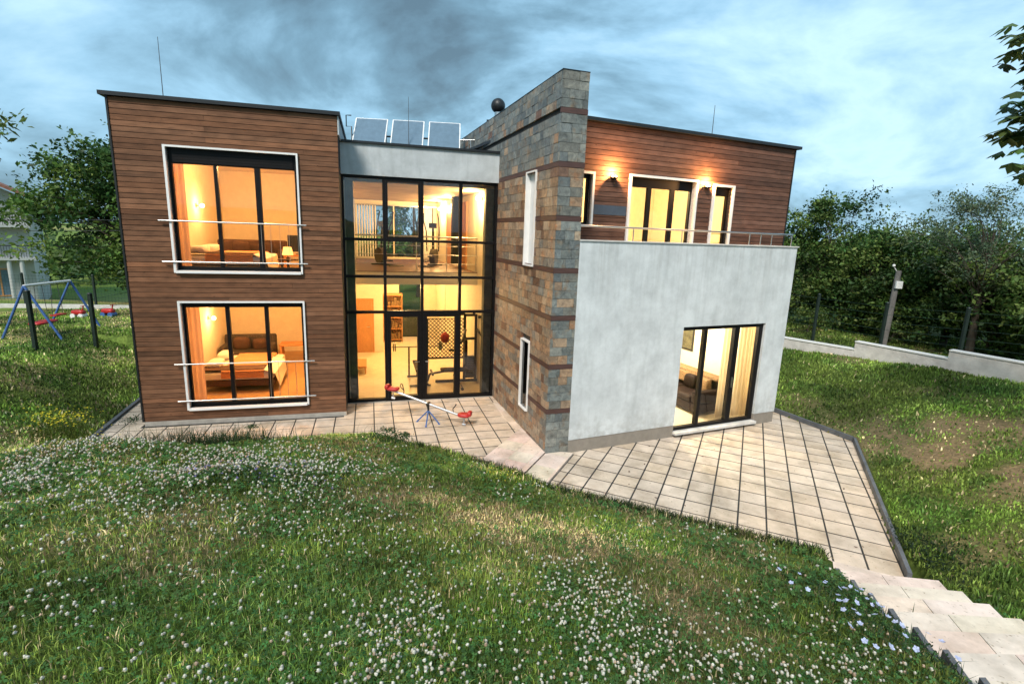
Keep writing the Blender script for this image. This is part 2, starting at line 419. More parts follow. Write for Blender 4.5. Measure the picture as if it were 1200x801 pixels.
M['slate_blue'] = mat_basic('slate_panel', (0.06, 0.075, 0.10), 0.5)
M['bark'] = mat_basic('bark', (0.07, 0.055, 0.04), 0.95, var=0.4, scale=9, bump=0.8, bscale=22, stretch=(1, 1, 0.3))
M['oldwood'] = mat_basic('grey_weathered_wood', (0.16, 0.15, 0.14), 0.9, var=0.35, scale=7, bump=0.7, bscale=20, stretch=(1, 1, 0.2))
M['leaf'] = mat_leaf('tree_leaf', 0.3)
M['leaf_far'] = mat_leaf('far_leaf', 0.25)
M['grass'] = mat_leaf('grass_blade', 0.4)
M['petal'] = mat_leaf('petal', 0.3, rough=0.8)
M['ground'] = mat_ground('soil_and_turf')
M['postgreen'] = mat_basic('dark_green_post', (0.012, 0.022, 0.018), 0.5, var=0.3)
M['net'] = mat_basic('green_wire', (0.02, 0.05, 0.04), 0.5)
M['nwall'] = mat_basic('neighbour_render', (0.40, 0.41, 0.40), 0.9, var=0.1, scale=1)
M['rooftile'] = mat_basic('brown_roof_tile', (0.22, 0.09, 0.06), 0.8, var=0.3, scale=4, bump=0.5, bscale=8)
M['wire'] = mat_basic('cable', (0.06, 0.065, 0.07), 0.6)
M['picture'] = mat_basic('dark_painting', (0.10, 0.09, 0.05), 0.6, var=0.7, scale=7)
# ------------------------------------------------------------------ camera, sky, sun
cam_d = bpy.data.cameras.new('camera'); cam = bpy.data.objects.new('camera', cam_d); COL.objects.link(cam)
cam_d.sensor_width = 36; cam_d.lens = 607.77 / 1200 * 36; cam_d.clip_start = 0.05; cam_d.clip_end = 3000
CAMH, PITCH, ROLL = 4.359, 0.205, 0.035
_fw = Vector((0, math.cos(PITCH), -math.sin(PITCH))); _up = Vector((0, math.sin(PITCH), math.cos(PITCH))); _rt = Vector((1, 0, 0))
_r = _rt * math.cos(ROLL) + _up * math.sin(ROLL); _u = _up * math.cos(ROLL) - _rt * math.sin(ROLL); _b = -_fw
cam.matrix_world = Matrix(((_r.x, _u.x, _b.x, 0), (_r.y, _u.y, _b.y, 0), (_r.z, _u.z, _b.z, CAMH), (0, 0, 0, 1)))
SC.camera = cam
SUN_EL, SUN_AZ = math.radians(46), math.radians(200)      # azimuth clockwise from +Y: behind the camera, a little to its left
W = bpy.data.worlds.new('World'); SC.world = W; W.use_nodes = True
nt = W.node_tree; nt.nodes.clear(); L = nt.links.new
wo = N(nt, 'ShaderNodeOutputWorld'); bg = N(nt, 'ShaderNodeBackground'); bg.inputs['Strength'].default_value = 0.10
sky = N(nt, 'ShaderNodeTexSky', sky_type='NISHITA'); sky.sun_disc = False
sky.sun_elevation = SUN_EL; sky.sun_rotation = SUN_AZ; sky.air_density = 1.4; sky.dust_density = 1.5; sky.ozone_density = 2.0
tc = N(nt, 'ShaderNodeTexCoord'); sp = N(nt, 'ShaderNodeSeparateXYZ'); L(tc.outputs['Generated'], sp.inputs['Vector'])
zz = N(nt, 'ShaderNodeMath', operation='ADD'); zz.inputs[1].default_value = 0.40; L(sp.outputs['Z'], zz.inputs[0])
zm = N(nt, 'ShaderNodeMath', operation='MAXIMUM'); zm.inputs[1].default_value = 0.05; L(zz.outputs[0], zm.inputs[0])
dx = N(nt, 'ShaderNodeMath', operation='DIVIDE'); L(sp.outputs['X'], dx.inputs[0]); L(zm.outputs[0], dx.inputs[1])
dy = N(nt, 'ShaderNodeMath', operation='DIVIDE'); L(sp.outputs['Y'], dy.inputs[0]); L(zm.outputs[0], dy.inputs[1])
cb = N(nt, 'ShaderNodeCombineXYZ'); L(dx.outputs[0], cb.inputs['X']); L(dy.outputs[0], cb.inputs['Y'])
mpw = N(nt, 'ShaderNodeMapping'); mpw.inputs['Scale'].default_value = (0.75, 1.0, 1); mpw.inputs['Location'].default_value = (40.2, 22.0, 7.7); mpw.inputs['Rotation'].default_value = (0, 0, 0.3)
L(cb.outputs['Vector'], mpw.inputs['Vector'])
n1 = N(nt, 'ShaderNodeTexNoise'); n1.inputs['Scale'].default_value = 1.9; n1.inputs['Detail'].default_value = 10; n1.inputs['Roughness'].default_value = 0.57; n1.inputs['Distortion'].default_value = 0.35
L(mpw.outputs['Vector'], n1.inputs['Vector'])
# a long-wave drift: heavier cloud to the west (-X), thinner to the east
dr = N(nt, 'ShaderNodeMath', operation='MULTIPLY_ADD'); L(sp.outputs['X'], dr.inputs[0]); dr.inputs[1].default_value = 0.10; L(n1.outputs['Fac'], dr.inputs[2])
dz = N(nt, 'ShaderNodeMath', operation='MULTIPLY_ADD'); L(sp.outputs['Z'], dz.inputs[0]); dz.inputs[1].default_value = -0.10; L(dr.outputs[0], dz.inputs[2])
cr = ramp(nt, [(0.27, (0.68, 1.2, 1.6)), (0.36, (1.15, 2.15, 2.9)), (0.45, (2.05, 3.65, 4.9)), (0.57, (3.6, 5.3, 6.4)), (0.74, (2.4, 4.2, 5.7))])
L(dz.outputs[0], cr.inputs['Fac'])
mxw = N(nt, 'ShaderNodeMix', data_type='RGBA'); mxw.inputs['Factor'].default_value = 0.93
L(sky.outputs['Color'], mxw.inputs['A']); L(cr.outputs['Color'], mxw.inputs['B'])
L(mxw.outputs['Result'], bg.inputs['Color']); L(bg.outputs['Background'], wo.inputs['Surface'])
sd = bpy.data.lights.new('sun', 'SUN'); sd.energy = 2.3; sd.angle = math.radians(15); sd.color = (1.0, 0.93, 0.84)
so = bpy.data.objects.new('sun', sd); COL.objects.link(so)
_sdir = Vector((math.sin(SUN_AZ) * math.cos(SUN_EL), math.cos(SUN_AZ) * math.cos(SUN_EL), math.sin(SUN_EL)))
so.rotation_euler = _sdir.to_track_quat('Z', 'Y').to_euler(); so.location = _sdir * 60
SC.view_settings.view_transform = 'Standard'; SC.view_settings.look = 'None'; SC.view_settings.gamma = 1.0
SC.view_settings.exposure = 0.95; SC.view_settings.use_curve_mapping = False
SC.render.engine = 'CYCLES'; SC.cycles.use_denoising = True; SC.cycles.max_bounces = 8; SC.cycles.diffuse_bounces = 4
SC.cycles.transparent_max_bounces = 16; SC.cycles.caustics_reflective = False; SC.cycles.caustics_refractive = False
SC.cycles.sample_clamp_indirect = 6.0

# ------------------------------------------------------------------ terrain
def h2(ix, iy, s):
    v = np.sin(ix * 127.1 + iy * 311.7 + s * 74.7) * 43758.5453
    return v - np.floor(v)
def vnoise(x, y, s=0):
    x = np.asarray(x, float); y = np.asarray(y, float)
    ix, iy = np.floor(x), np.floor(y); fx, fy = x - ix, y - iy
    fx = fx * fx * (3 - 2 * fx); fy = fy * fy * (3 - 2 * fy)
    a, b, c, d = h2(ix, iy, s), h2(ix + 1, iy, s), h2(ix, iy + 1, s), h2(ix + 1, iy + 1, s)
    return (a * (1 - fx) + b * fx) * (1 - fy) + (c * (1 - fx) + d * fx) * fy
def fbm(x, y, s=0, o=4):
    r = 0; a = 0.5; t = 0
    for k in range(o):
        r = r + a * vnoise(x * 2 ** k, y * 2 ** k, s + k); t += a; a *= 0.5
    return r / t
def sstep(a, b, x):
    t = np.clip((x - a) / (b - a), 0, 1); return t * t * (3 - 2 * t)

F0 = (-8.27, 9.16); F1 = (-2.9, 10.63); F2 = (0.27, 8.91); F3 = (0.62, 8.50); F4 = (5.51, 6.33); F5 = (7.98, 11.37); F6 = (7.15, 13.25)
POLY = [F0, F1, F2, F3, F4, F5, F6, (4.2, 20.0), (-2, 23.5), (-11.4, 20.0)]
def poly_dist(x, y):
    x = np.asarray(x, float); y = np.asarray(y, float)
    d = np.full(x.shape, 1e9); ins = np.zeros(x.shape, bool)
    n = len(POLY)
    for i in range(n):
        ax, ay = POLY[i]; bx, by = POLY[(i + 1) % n]
        ex, ey = bx - ax, by - ay
        t = np.clip(((x - ax) * ex + (y - ay) * ey) / (ex * ex + ey * ey), 0, 1)
        d = np.minimum(d, np.hypot(x - ax - t * ex, y - ay - t * ey))
        c = ((ay > y) != (by > y)) & (x < (bx - ax) * (y - ay) / (by - ay + 1e-12) + ax)
        ins ^= c
    return np.where(ins, -d, d)
def zg(x, y, rough=True):
    x = np.asarray(x, float); y = np.asarray(y, float)
    d = poly_dist(x, y); dd = np.maximum(d, 0)
    mound = 4.0 * (1 - np.exp(-dd / 11.0)) + 0.30 * np.exp(-((x + 6.4) ** 2 / 2.6 + (y - 7.0) ** 2 / 0.9)) * sstep(0.1, 0.9, dd)
    mound = np.minimum(mound, 2.75 + 0.02 * dd)
    left = 0.80 * sstep(0, 3.6, dd)
    right = (0.85 + 0.07 * np.clip(17 - y, -2, 9)) * sstep(-0.5, 5.0, dd) - 0.03
    sl = (x - F0[0]) * -0.53 + (y - F0[1]) * 0.85      # >0: bank side of the valley at the west corner
    sl = np.where(x < -3, sl, -5)
    wl = sstep(-1.0, 1.0, sl)
    sr = (x - F4[0]) * 0.985 - (y - F4[1]) * 0.17
    wr = np.where(y < 7.5, sstep(-0.9, 0.45, sr), (x > 3).astype(float))
    z = mound * (1 - wl) * (1 - wr) + left * wl + right * wr
    z = np.where((y > 16) & (x < 4), 0.8, z)
    z = np.where((y > 18) & (x >= 4), np.maximum(right, 0.9), z)
    # the garden goes on rising behind the camera
    z = z + 2.2 * sstep(-0.5, -14, y) * (d > 0)
    # land falls away behind the lawn to the west
    z = z - 3.6 * sstep(21.5, 40, y) * sstep(-8, -14, x)
    if rough:
        z = z + (fbm(x * 1.1, y * 1.1, 3) - 0.5) * 0.16 * sstep(0.1, 1.6, dd) + (fbm(x * 4, y * 4, 9, 3) - 0.5) * 0.05 * sstep(0, 0.5, dd)
    z = z - 0.10 * np.clip(1 - np.abs(x - (4.38 - (6.16 - y) * 0.253)) / 0.35, 0, 1) * (y < 6.3) * (d > 0)
    # the flight of steps is cut into the slope
    xl = 4.45 - (6.16 - y) * 0.253; xr = 5.66 - (6.02 - y) * 0.2
    cut = (x > xl - 0.03) & (x < xr + 0.03) & (y < 7.0)
    z = np.where(cut, np.minimum(z, np.maximum(-0.25, 0.364 * (6.1 - y) - 0.28)), z)
    return np.where(d < 0, -0.3, z)

def axis(lo, hi, st, far):
    a = list(np.arange(lo, hi + 1e-6, st)); s = st
    while a[-1] < far: s *= 1.35; a.append(a[-1] + s)
    s = st
    while a[0] > -far: s *= 1.35; a.insert(0, a[0] - s)
    return np.array(a)
gx = axis(-17, 16, 0.11, 600); gy = axis(-1.5, 22, 0.11, 600)
GX, GY = np.meshgrid(gx, gy)
GZ = zg(GX, GY)
def dry(x, y):
    """0..1: straw-dry and bare patches"""
    p = sstep(0.50, 0.74, fbm(x * 0.75 + 5, y * 0.75, 21))
    m = sstep(0.25, 1.0, np.exp(-((x + 0.9) ** 2 / 4.0 + (y - 6.0) ** 2 / 1.2)) + 0.95 * np.exp(-((x - 1.7) ** 2 / 1.0 + (y - 4.3) ** 2 / 1.6)) + 0.9 * np.exp(-((x - 0.5) ** 2 / 0.5 + (y - 5.3) ** 2 / 0.6)) + .8 * np.exp(-((x + 3.3) ** 2 / 1.6 + (y - 4.6) ** 2 / .5))) * (0.35 + 0.55 * sstep(0.4, 0.6, fbm(x * 1.9, y * 1.9, 23)))
    rb = sstep(0.25, 0.8, np.exp(-((x - 9.2) ** 2 / 4.5 + (y - 9.6) ** 2 / 10))) * sstep(0.3, 0.6, fbm(x * 0.9, y * 0.9, 33)) * 1.2
    return np.clip(np.maximum(np.maximum(p * 0.55, m), rb), 0, 1)
gd = dry(GX, GY); gn = fbm(GX * 2.3, GY * 2.3, 41)
gA = np.array((0.045, 0.08, 0.016)); gB = np.array((0.10, 0.135, 0.03)); gC = np.array((0.21, 0.155, 0.085))
gc = gA + (gB - gA) * gn[..., None]; gc = gc + (gC - gc) * gd[..., None]
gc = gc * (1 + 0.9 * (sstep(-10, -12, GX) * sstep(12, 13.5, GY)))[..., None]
nx, ny = len(gx), len(gy)
idx = np.arange(nx * ny).reshape(ny, nx)
fl = np.stack([idx[:-1, :-1], idx[:-1, 1:], idx[1:, 1:], idx[1:, :-1]], -1).reshape(-1)
gr = npobj('ground', np.stack([GX, GY, GZ], -1).reshape(-1, 3), fl, np.full((nx - 1) * (ny - 1), 4, np.int32), M['ground'], gc.reshape(-1, 3), smooth=True)
tag(gr, 'grassy garden ground banking up around the sunken terrace', kind='structure')
def gz(x, y): return float(zg(np.array([x]), np.array([y]))[0])

# ------------------------------------------------------------------ paved terrace, kerbs, steps
def clip_win(poly, win):
    """Sutherland-Hodgman of poly by the convex window win (counter-clockwise)"""
    out = list(poly)
    for i in range(len(win)):
        ax, ay = win[i]; bx, by = win[(i + 1) % len(win)]
        ins = lambda p: (bx - ax) * (p[1] - ay) - (by - ay) * (p[0] - ax) >= -1e-9
        new = []
        for j in range(len(out)):
            p, q = out[j], out[(j + 1) % len(out)]
            ip, iq = ins(p), ins(q)
            if ip: new.append(p)
            if ip != iq:
                d1 = (bx - ax) * (p[1] - ay) - (by - ay) * (p[0] - ax); d2 = (bx - ax) * (q[1] - ay) - (by - ay) * (q[0] - ax)
                t = d1 / (d1 - d2); new.append((p[0] + t * (q[0] - p[0]), p[1] + t * (q[1] - p[1])))
        out = new
        if len(out) < 3: return []
    return out
def area(p): return 0.5 * sum(p[i][0] * p[(i + 1) % len(p)][1] - p[(i + 1) % len(p)][0] * p[i][1] for i in range(len(p)))
def tile_col():
    b = random.uniform(0.90, 1.03); w = random.uniform(-0.02, 0.025)
    return (0.69 * b, (0.565 - w * 0.4) * b, (0.445 - w) * b)
def tiles(mb, region, fr, tu, tn, gap_u, gap_n, z0, z1, colf=tile_col):
    if area(region) < 0: region = region[::-1]
    us = [(np.array(p) - fr.o) @ fr.e for p in region]; ns = [(np.array(p) - fr.o) @ fr.n for p in region]
    for i in range(math.floor(min(us) / tu), math.ceil(max(us) / tu)):
        for j in range(math.floor(min(ns) / tn), math.ceil(max(ns) / tn)):
            w = [fr.p(i * tu + gap_u / 2, j * tn + gap_n / 2, 0)[:2], fr.p((i + 1) * tu - gap_u / 2, j * tn + gap_n / 2, 0)[:2],
                 fr.p((i + 1) * tu - gap_u / 2, (j + 1) * tn - gap_n / 2, 0)[:2], fr.p(i * tu + gap_u / 2, (j + 1) * tn - gap_n / 2, 0)[:2]]
            c = clip_win(region, w)
            if len(c) >= 3 and abs(area(c)) > 2e-4:
                dz = random.uniform(-0.002, 0.002)
                mb.prism(c, z0, z1 + dz, colf())
ZR = -0.085                                                       # level of the lower terrace
aR = math.radians(-24.4)
FRt = F(F4[0], F4[1], aR)                                          # paving grid of the lower terrace
FLt = F(-3.39, 10.69, tL)
sdir = np.array([math.cos(aR + PI / 2), math.sin(aR + PI / 2)])    # direction of the step line
def along(p, s): return (p[0] + sdir[0] * s, p[1] + sdir[1] * s)
SA, SB = (0.27, 8.91), (0.63, 8.50)                                # front ends of the two step edges
_off = np.array(FRt.e) * 0.40
SAe = along(SA, 1.35); SBe = along(SB, 1.75)
SI = (SA[0] - 0.86, SA[1] + 0.47)                                   # front end of the plain slab border
SIe = along(SI, 1.9)
left_reg = [F0, F1, SI, SIe, (-0.75, 12.3), (-0.47, 13.6), (-4.2, 12.7), (-4.0, 11.78), (-7.8, 10.75), (-8.6, 13.6), (-9.4, 13.4)]
mb = MB(); tiles(mb, [F0, F1, SI, SIe, (0.2, 11.6), (-0.47, 13.75), (-4.3, 12.72), (-3.9, 11.6), (-7.93, 10.48), (-9.3, 16.0), (-10.2, 16.0)], FLt, 0.435, 0.435, 0.027, 0.034, -0.04, 0.0)
tl = tag(obj('terrace', mb, M['tile']), 'cream square paving in front of the timber block and glazed hall', kind='structure')
mb = MB(); tiles(mb, [SI, SA, SAe, (0.62, 10.4), (-0.3, 13.2), (-0.6, 12.9), SIe], F(SI[0], SI[1], aR), 0.43, 0.43, 0.004, 0.004, -0.04, 0.0, lambda: tuple(x * random.uniform(0.97, 1.06) for x in (0.76, 0.62, 0.52)))
# step edge slabs
tiles(mb, [SA, SB, SBe, SAe], F(SA[0], SA[1], aR), 0.45, 0.62, 0.0, 0.004, -0.12, ZR + 0.045, lambda: tuple(x * random.uniform(0.97, 1.05) for x in (0.76, 0.62, 0.52)))
tag(obj('terrace_step', mb, M['tile']), 'plain cream slabs forming the low step beside the stone wall', kind='structure')
SBx = (SB[0] + 0.02, SB[1] - 0.01)
right_reg = [SBx, F4, F5, F6, (6.2, 15.2), (5.6, 15.2), (6.65, 12.62), (1.2, 10.25), (SBe[0] + 0.02, SBe[1])]
mb = MB(); tiles(mb, right_reg, FRt, 0.43, 0.43, 0.029, 0.036, ZR - 0.04, ZR)
tag(obj('terrace', mb, M['tile']), 'cream square paving of the lower terrace by the pale block', kind='structure')
mb = MB()
mb.prism([F0, F1, SI, SA, SAe, (0.62, 10.6), (-0.4, 13.9), (-4.4, 12.9), (-4.1, 11.9), (-7.9, 10.8), (-9.4, 16.1), (-10.3, 16.1)], -0.45, -0.006)
mb.prism([SA, (SB[0], SB[1]), F4, F5, F6, (6.2, 15.2), (5.5, 15.2), (6.6, 12.75), (1.1, 10.4), SAe], -0.46, ZR - 0.006)
tag(obj('terrace_bed', mb, M['joint']), 'dark joint bed under the terrace paving', kind='structure')
def kerb_line(mb, pts, w, z0, z1):
    for a, b in zip(pts[:-1], pts[1:]):
        a = np.array(a); b = np.array(b); d = (b - a) / np.linalg.norm(b - a); n = np.array([d[1], -d[0]])
        Ls = np.linalg.norm(b - a); k = max(1, int(Ls / 1.0))
        for i in range(k):
            p = a + d * (Ls * i / k + 0.004); q = a + d * (Ls * (i + 1) / k - 0.004)
            mb.prism([tuple(p), tuple(q), tuple(q + n * w), tuple(p + n * w)], z0, z1 + random.uniform(-0.004, 0.004))
mb = MB()
kerb_line(mb, [(-10.4, 16.0), F0], -0.08, -0.4, 0.055)
kerb_line(mb, [F0, F1, (F2[0] - 0.9, F2[1] + 0.49)], 0.08, -0.4, 0.03)
kerb_line(mb, [F4, F5, F6, (6.0, 15.6)], 0.055, -0.45, 0.03)
kerb_line(mb, [SI, SA, SB, F4], 0.06, -0.45, ZR - 0.03)
tag(obj('kerb', mb, M['kerb']), 'slim grey kerb edging the terrace', kind='structure')
# garden stairs climbing the mound beside the camera
st = F(4.62, 6.70, math.radians(-9.5))      # u across, -n up the flight
mb = MB(); mk = MB()
def stair(k):  # left, right corner of tread k's nosing
    l = np.array((4.45, 6.16)) + k * np.array((-0.115, -0.455)); r = np.array((5.66, 6.02)) + k * np.array((-0.085, -0.425))
    return l, r
for k in range(24):
    z = 0.16 * (k + 1) - 0.02
    l0, r0 = stair(k); l1, r1 = stair(k + 1)
    dn = (l1 - l0) / np.linalg.norm(l1 - l0)
    ls, rs = l1 + dn * 0.03, r1 + dn * 0.03
    m0 = l0 + (r0 - l0) * 0.43; m1 = l1 + (r1 - l1) * 0.43
    j = 0.004
    g = (r0 - l0) / np.linalg.norm(r0 - l0) * j
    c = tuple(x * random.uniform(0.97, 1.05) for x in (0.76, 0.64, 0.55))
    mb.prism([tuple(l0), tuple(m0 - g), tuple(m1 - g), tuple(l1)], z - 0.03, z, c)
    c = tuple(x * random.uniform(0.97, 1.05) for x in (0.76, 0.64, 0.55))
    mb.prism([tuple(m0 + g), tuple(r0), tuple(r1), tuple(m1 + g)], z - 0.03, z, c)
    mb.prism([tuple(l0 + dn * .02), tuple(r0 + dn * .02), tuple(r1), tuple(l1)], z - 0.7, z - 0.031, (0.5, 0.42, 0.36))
    w = (l0 - r0) / np.linalg.norm(l0 - r0) * 0.05
    mk.prism([tuple(l0 + w * 1.1), tuple(l0 + w * .1), tuple(l1 - dn * .01 + w * .1), tuple(l1 - dn * .01 + w * 1.1)], z - 0.55, z + 0.03)
# landing slab between terrace and first step
l0, r0 = stair(0)
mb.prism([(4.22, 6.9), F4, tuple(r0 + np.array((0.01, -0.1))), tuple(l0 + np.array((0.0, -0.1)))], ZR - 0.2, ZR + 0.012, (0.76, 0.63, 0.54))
tag(obj('stairs', mb, M['tile']), 'cream slab garden stairs climbing from the terrace corner', kind='structure')
tag(obj('kerb', mk, M['kerb']), 'dark edging boards along the grass side of the stairs', kind='structure')
# ------------------------------------------------------------------ the house
L_ = F(-7.899, 10.601, tL); G_ = F(-4.137, 12.564, tG); S_ = F(-0.473, 13.569, tS); R_ = F(1.243, 10.155, tR); U_ = F(1.34, 11.264, tU)
house = thing('house', 'modern house of timber, stone and pale stucco around a glazed hall, lit from inside', 'house', (-1.0, 14.0, 0.0), world=True)
def part(name, mb, mat, parent=None, **k): return obj(name, mb, mat, parent or house, **k)
ZU = 3.12     # upper floor level
ZT = 6.68     # roof level

def plank_col(base=(0.172, 0.080, 0.042)):
    b = random.gauss(1.0, 0.18); b = min(1.5, max(0.6, b)); w = random.uniform(-0.08, 0.10)
    return (base[0] * b, base[1] * b * (1 + w * 0.5), base[2] * b * (1 + w))
def cladding(mb, fr, u0, u1, z0, z1, holes, h=0.104, base=(0.172, 0.080, 0.042)):
    nrow = int(round((z1 - z0) / h)); h = (z1 - z0) / nrow
    for i in range(nrow):
        za, zb = z0 + i * h, z0 + (i + 1) * h - 0.011
        spans = [(u0, u1)]
        for (a, b, c, d) in holes:
            if zb > c + 1e-4 and za < d - 1e-4:
                if za < c - 0.02 or zb > d + 0.02:      # the board is notched: the part beyond the hole stays
                    if za < c - 0.02: mb.box(max(a, u0), min(b, u1), 0, 0.022, za, c, fr, plank_col(base))
                    if zb > d + 0.02: mb.box(max(a, u0), min(b, u1), 0, 0.022, d, zb, fr, plank_col(base))
                ns = []
                for (p, q) in spans:
                    if a > p: ns.append((p, min(a, q)))
                    if b < q: ns.append((max(b, p), q))
                spans = [s for s in ns if s[1] - s[0] > 0.01]
        for (p, q) in spans:
            cuts = [p]; x = p + random.uniform(1.2, 4.2)
            while x < q - 0.3: cuts.append(x); x += random.uniform(2.4, 4.2)
            cuts.append(q)
            for a, b in zip(cuts[:-1], cuts[1:]):
                o = random.uniform(-0.002, 0.003)
                mb.box(a, b - 0.003, o, 0.022, za, zb, fr, plank_col(base))
def wall_holes(mb, fr, u0, u1, n0, n1, z0, z1, holes):
    """a wall of boxes round rectangular holes (u0,u1,z0,z1), no overlaps in u"""
    holes = sorted(holes)
    us = [u0] + sorted({x for h in holes for x in h[:2]}) + [u1]
    for a, b in zip(us[:-1], us[1:]):
        if b - a < 1e-4: continue
        m = (a + b) / 2
        hs = sorted([(c, d) for (p, q, c, d) in holes if p < m < q])
        z = z0
        for c, d in hs:
            if c > z + 1e-4: mb.box(a, b, n0, n1, z, c, fr)
            z = d
        if z < z1 - 1e-4: mb.box(a, b, n0, n1, z, z1, fr)

# ---- timber block (west)
HL = [(0.902, 3.321, 3.376, 5.822), (0.902, 3.321, 0.376, 2.698)]
mb = MB(); cladding(mb, L_, 0.0, 4.174, 0.10, ZT, HL); part('timber_cladding', mb, M['wood'])
mb = MB(); wall_holes(mb, L_, 0.0, 4.174, 0.024, 0.22, 0.05, ZT - 0.01, HL)
mb.box(0.0, 0.2, 0.222, 9.0, 0.05, ZT - 0.01, L_); mb.box(3.99, 4.174, 0.222, 9.0, 0.05, ZT - 0.01, L_); mb.box(0.2, 3.99, 8.8, 9.0, 0.05, ZT - 0.01, L_)
part('wall', mb, M['membrane'])
mb = MB(); mb.box(0.0, 4.174, -0.004, 0.3, -0.3, 0.096, L_); mb.box(0.0, 0.3, 0.302, 9, -0.3, 0.046, L_); part('plinth', mb, M['plinth'])
mb = MB(); mb.box(-0.035, -0.002, -0.02, 9.0, 0.1, ZT, L_); part('corner_trim', mb, M['cap'])
mb = MB(); mb.box(4.177, 4.2, -0.004, 9.0, 6.3, ZT, L_); part('side_cladding', mb, M['fascia'])
mb = MB(); mb.box(-0.13, 4.235, -0.075, 9.1, ZT + 0.002, ZT + 0.075, L_)
part('roof', mb, M['cap'])

def guard_rail(fr, u0, u1, zlo, zhi, parent, balus):
    mb = MB()
    for z in (zlo, zhi): mb.tube([fr.p(u0, -0.075, z), fr.p(u1, -0.075, z)], 0.016)
    for u in balus: mb.tube([fr.p(u, -0.075, zlo), fr.p(u, -0.075, zhi)], 0.0055, 6)
    for u in (u0 + 0.16, u1 - 0.16):
        for z in (zlo, zhi): mb.tube([fr.p(u, -0.075, z), fr.p(u, 0.01, z)], 0.01, 6)
    return obj('guard_rail', mb, M['steel'], parent)
def big_window(fr, u0, u1, z0, z1, muls, top, rails, thick):
    """white surround, dark frame with two posts, glass, guard rail; muls: (centre, half width)"""
    f = MB(); n0, n1 = 0.09, 0.16; w = 0.055
    f.box(u0 + 0.004, u0 + w, n0, n1, z0 + .004, z1 - .004, fr); f.box(u1 - w, u1 - 0.004, n0, n1, z0 + .004, z1 - .004, fr)
    f.box(u0 + w, u1 - w, n0, n1, z0 + .004, z0 + 0.085, fr); f.box(u0 + w, u1 - w, n0, n1, z1 - top, z1 - .004, fr)
    for c, hw in muls: f.box(c - hw, c + hw, n0 - 0.01, n1, z0 + 0.085, z1 - top, fr)
    win = part('window', f, M['dark_metal'])
    g = MB(); edges = [u0 + w] + [x for c, hw in muls for x in (c - hw, c + hw)] + [u1 - w]
    for a, b in zip(edges[::2], edges[1::2]): g.quad(fr.p(a, 0.125, z0 + 0.085), fr.p(b, 0.125, z0 + 0.085), fr.p(b, 0.125, z1 - top), fr.p(a, 0.125, z1 - top))
    obj('pane', g, M['glass'], win)
    s = MB(); t = thick
    s.box(u0 - t, u0, -0.05, 0.2, z0 - t, z1 + t * .8, fr); s.box(u1, u1 + t * .8, -0.05, 0.2, z0 - t, z1 + t * .8, fr)
    s.box(u0, u1, -0.05, 0.2, z1, z1 + t * .8, fr)
    obj('surround', s, M['white'], win)
    s = MB(); s.box(u0, u1, -0.085, 0.2, z0 - t * 1.1, z0, fr); obj('sill', s, M['white'], win)
    if rails: guard_rail(fr, rails[0], rails[1], rails[2], rails[3], win, [u0 + (u1 - u0) * (0.69 + i * 0.075) for i in range(5)])
    return win
w1 = big_window(L_, 0.902, 3.321, 3.376, 5.822, [(1.745, 0.035), (2.535, 0.055)], 0.30, (0.67, 3.47, 3.56, 4.385), 0.045)
mb = MB()
for i in range(5): mb.box(0.98, 3.24, 0.062, 0.088, 5.545 + i * 0.055, 5.595 + i * 0.055, L_)
obj('shutter', mb, M['dark_metal'], w1)
w2 = big_window(L_, 0.902, 3.321, 0.376, 2.698, [(1.765, 0.04), (2.545, 0.04)], 0.11, (0.70, 3.52, 0.55, 1.375), 0.045)

def room(fr, u0, u1, n0, n1, z0, z1, wall, floor, ceil, back_holes=(), sides=(True, True), th=0.06):
    mb = MB()
    if sides[0]: mb.box(u0 - th, u0, n0, n1, z0, z1, fr)
    if sides[1]: mb.box(u1, u1 + th, n0, n1, z0, z1, fr)
    wall_holes(mb, fr, u0, u1, n1 + .001, n1 + th, z0, z1, list(back_holes))
    part('interior_wall', mb, wall)
    mb = MB(); mb.box(u0, u1, n0, n1, z0 - 0.1, z0 - .002, fr); part('interior_floor', mb, floor)
    mb = MB(); mb.box(u0, u1, n0, n1, z1 + .002, z1 + 0.1, fr); part('interior_ceiling', mb, ceil)
room(L_, 0.27, 3.92, 0.23, 6.6, 0.12, 2.85, M['plaster'], M['wfloor'], M['plaster'])
room(L_, 0.27, 3.92, 0.23, 6.6, ZU, 6.0, M['plaster'], M['wfloor'], M['plaster'])

# ---- glazed hall
ZG, ZF = 5.585, 6.284
mb = MB(); mb.box(0.0, 3.86, -0.06, 0.25, ZG + .004, ZF, G_); part('fascia', mb, M['fascia'])
mb = MB(); mb.box(-0.02, 3.87, -0.11, 0.27, ZF + .003, ZF + 0.055, G_); mb.box(0.06, 3.6, 0.272, 9.0, ZF - 0.25, ZF - 0.05, G_); part('roof', mb, M['cap'])
mb = MB(); mb.box(0.02, 3.84, -0.02, 0.32, -0.3, 0.012, G_); part('threshold', mb, M['plinth'])
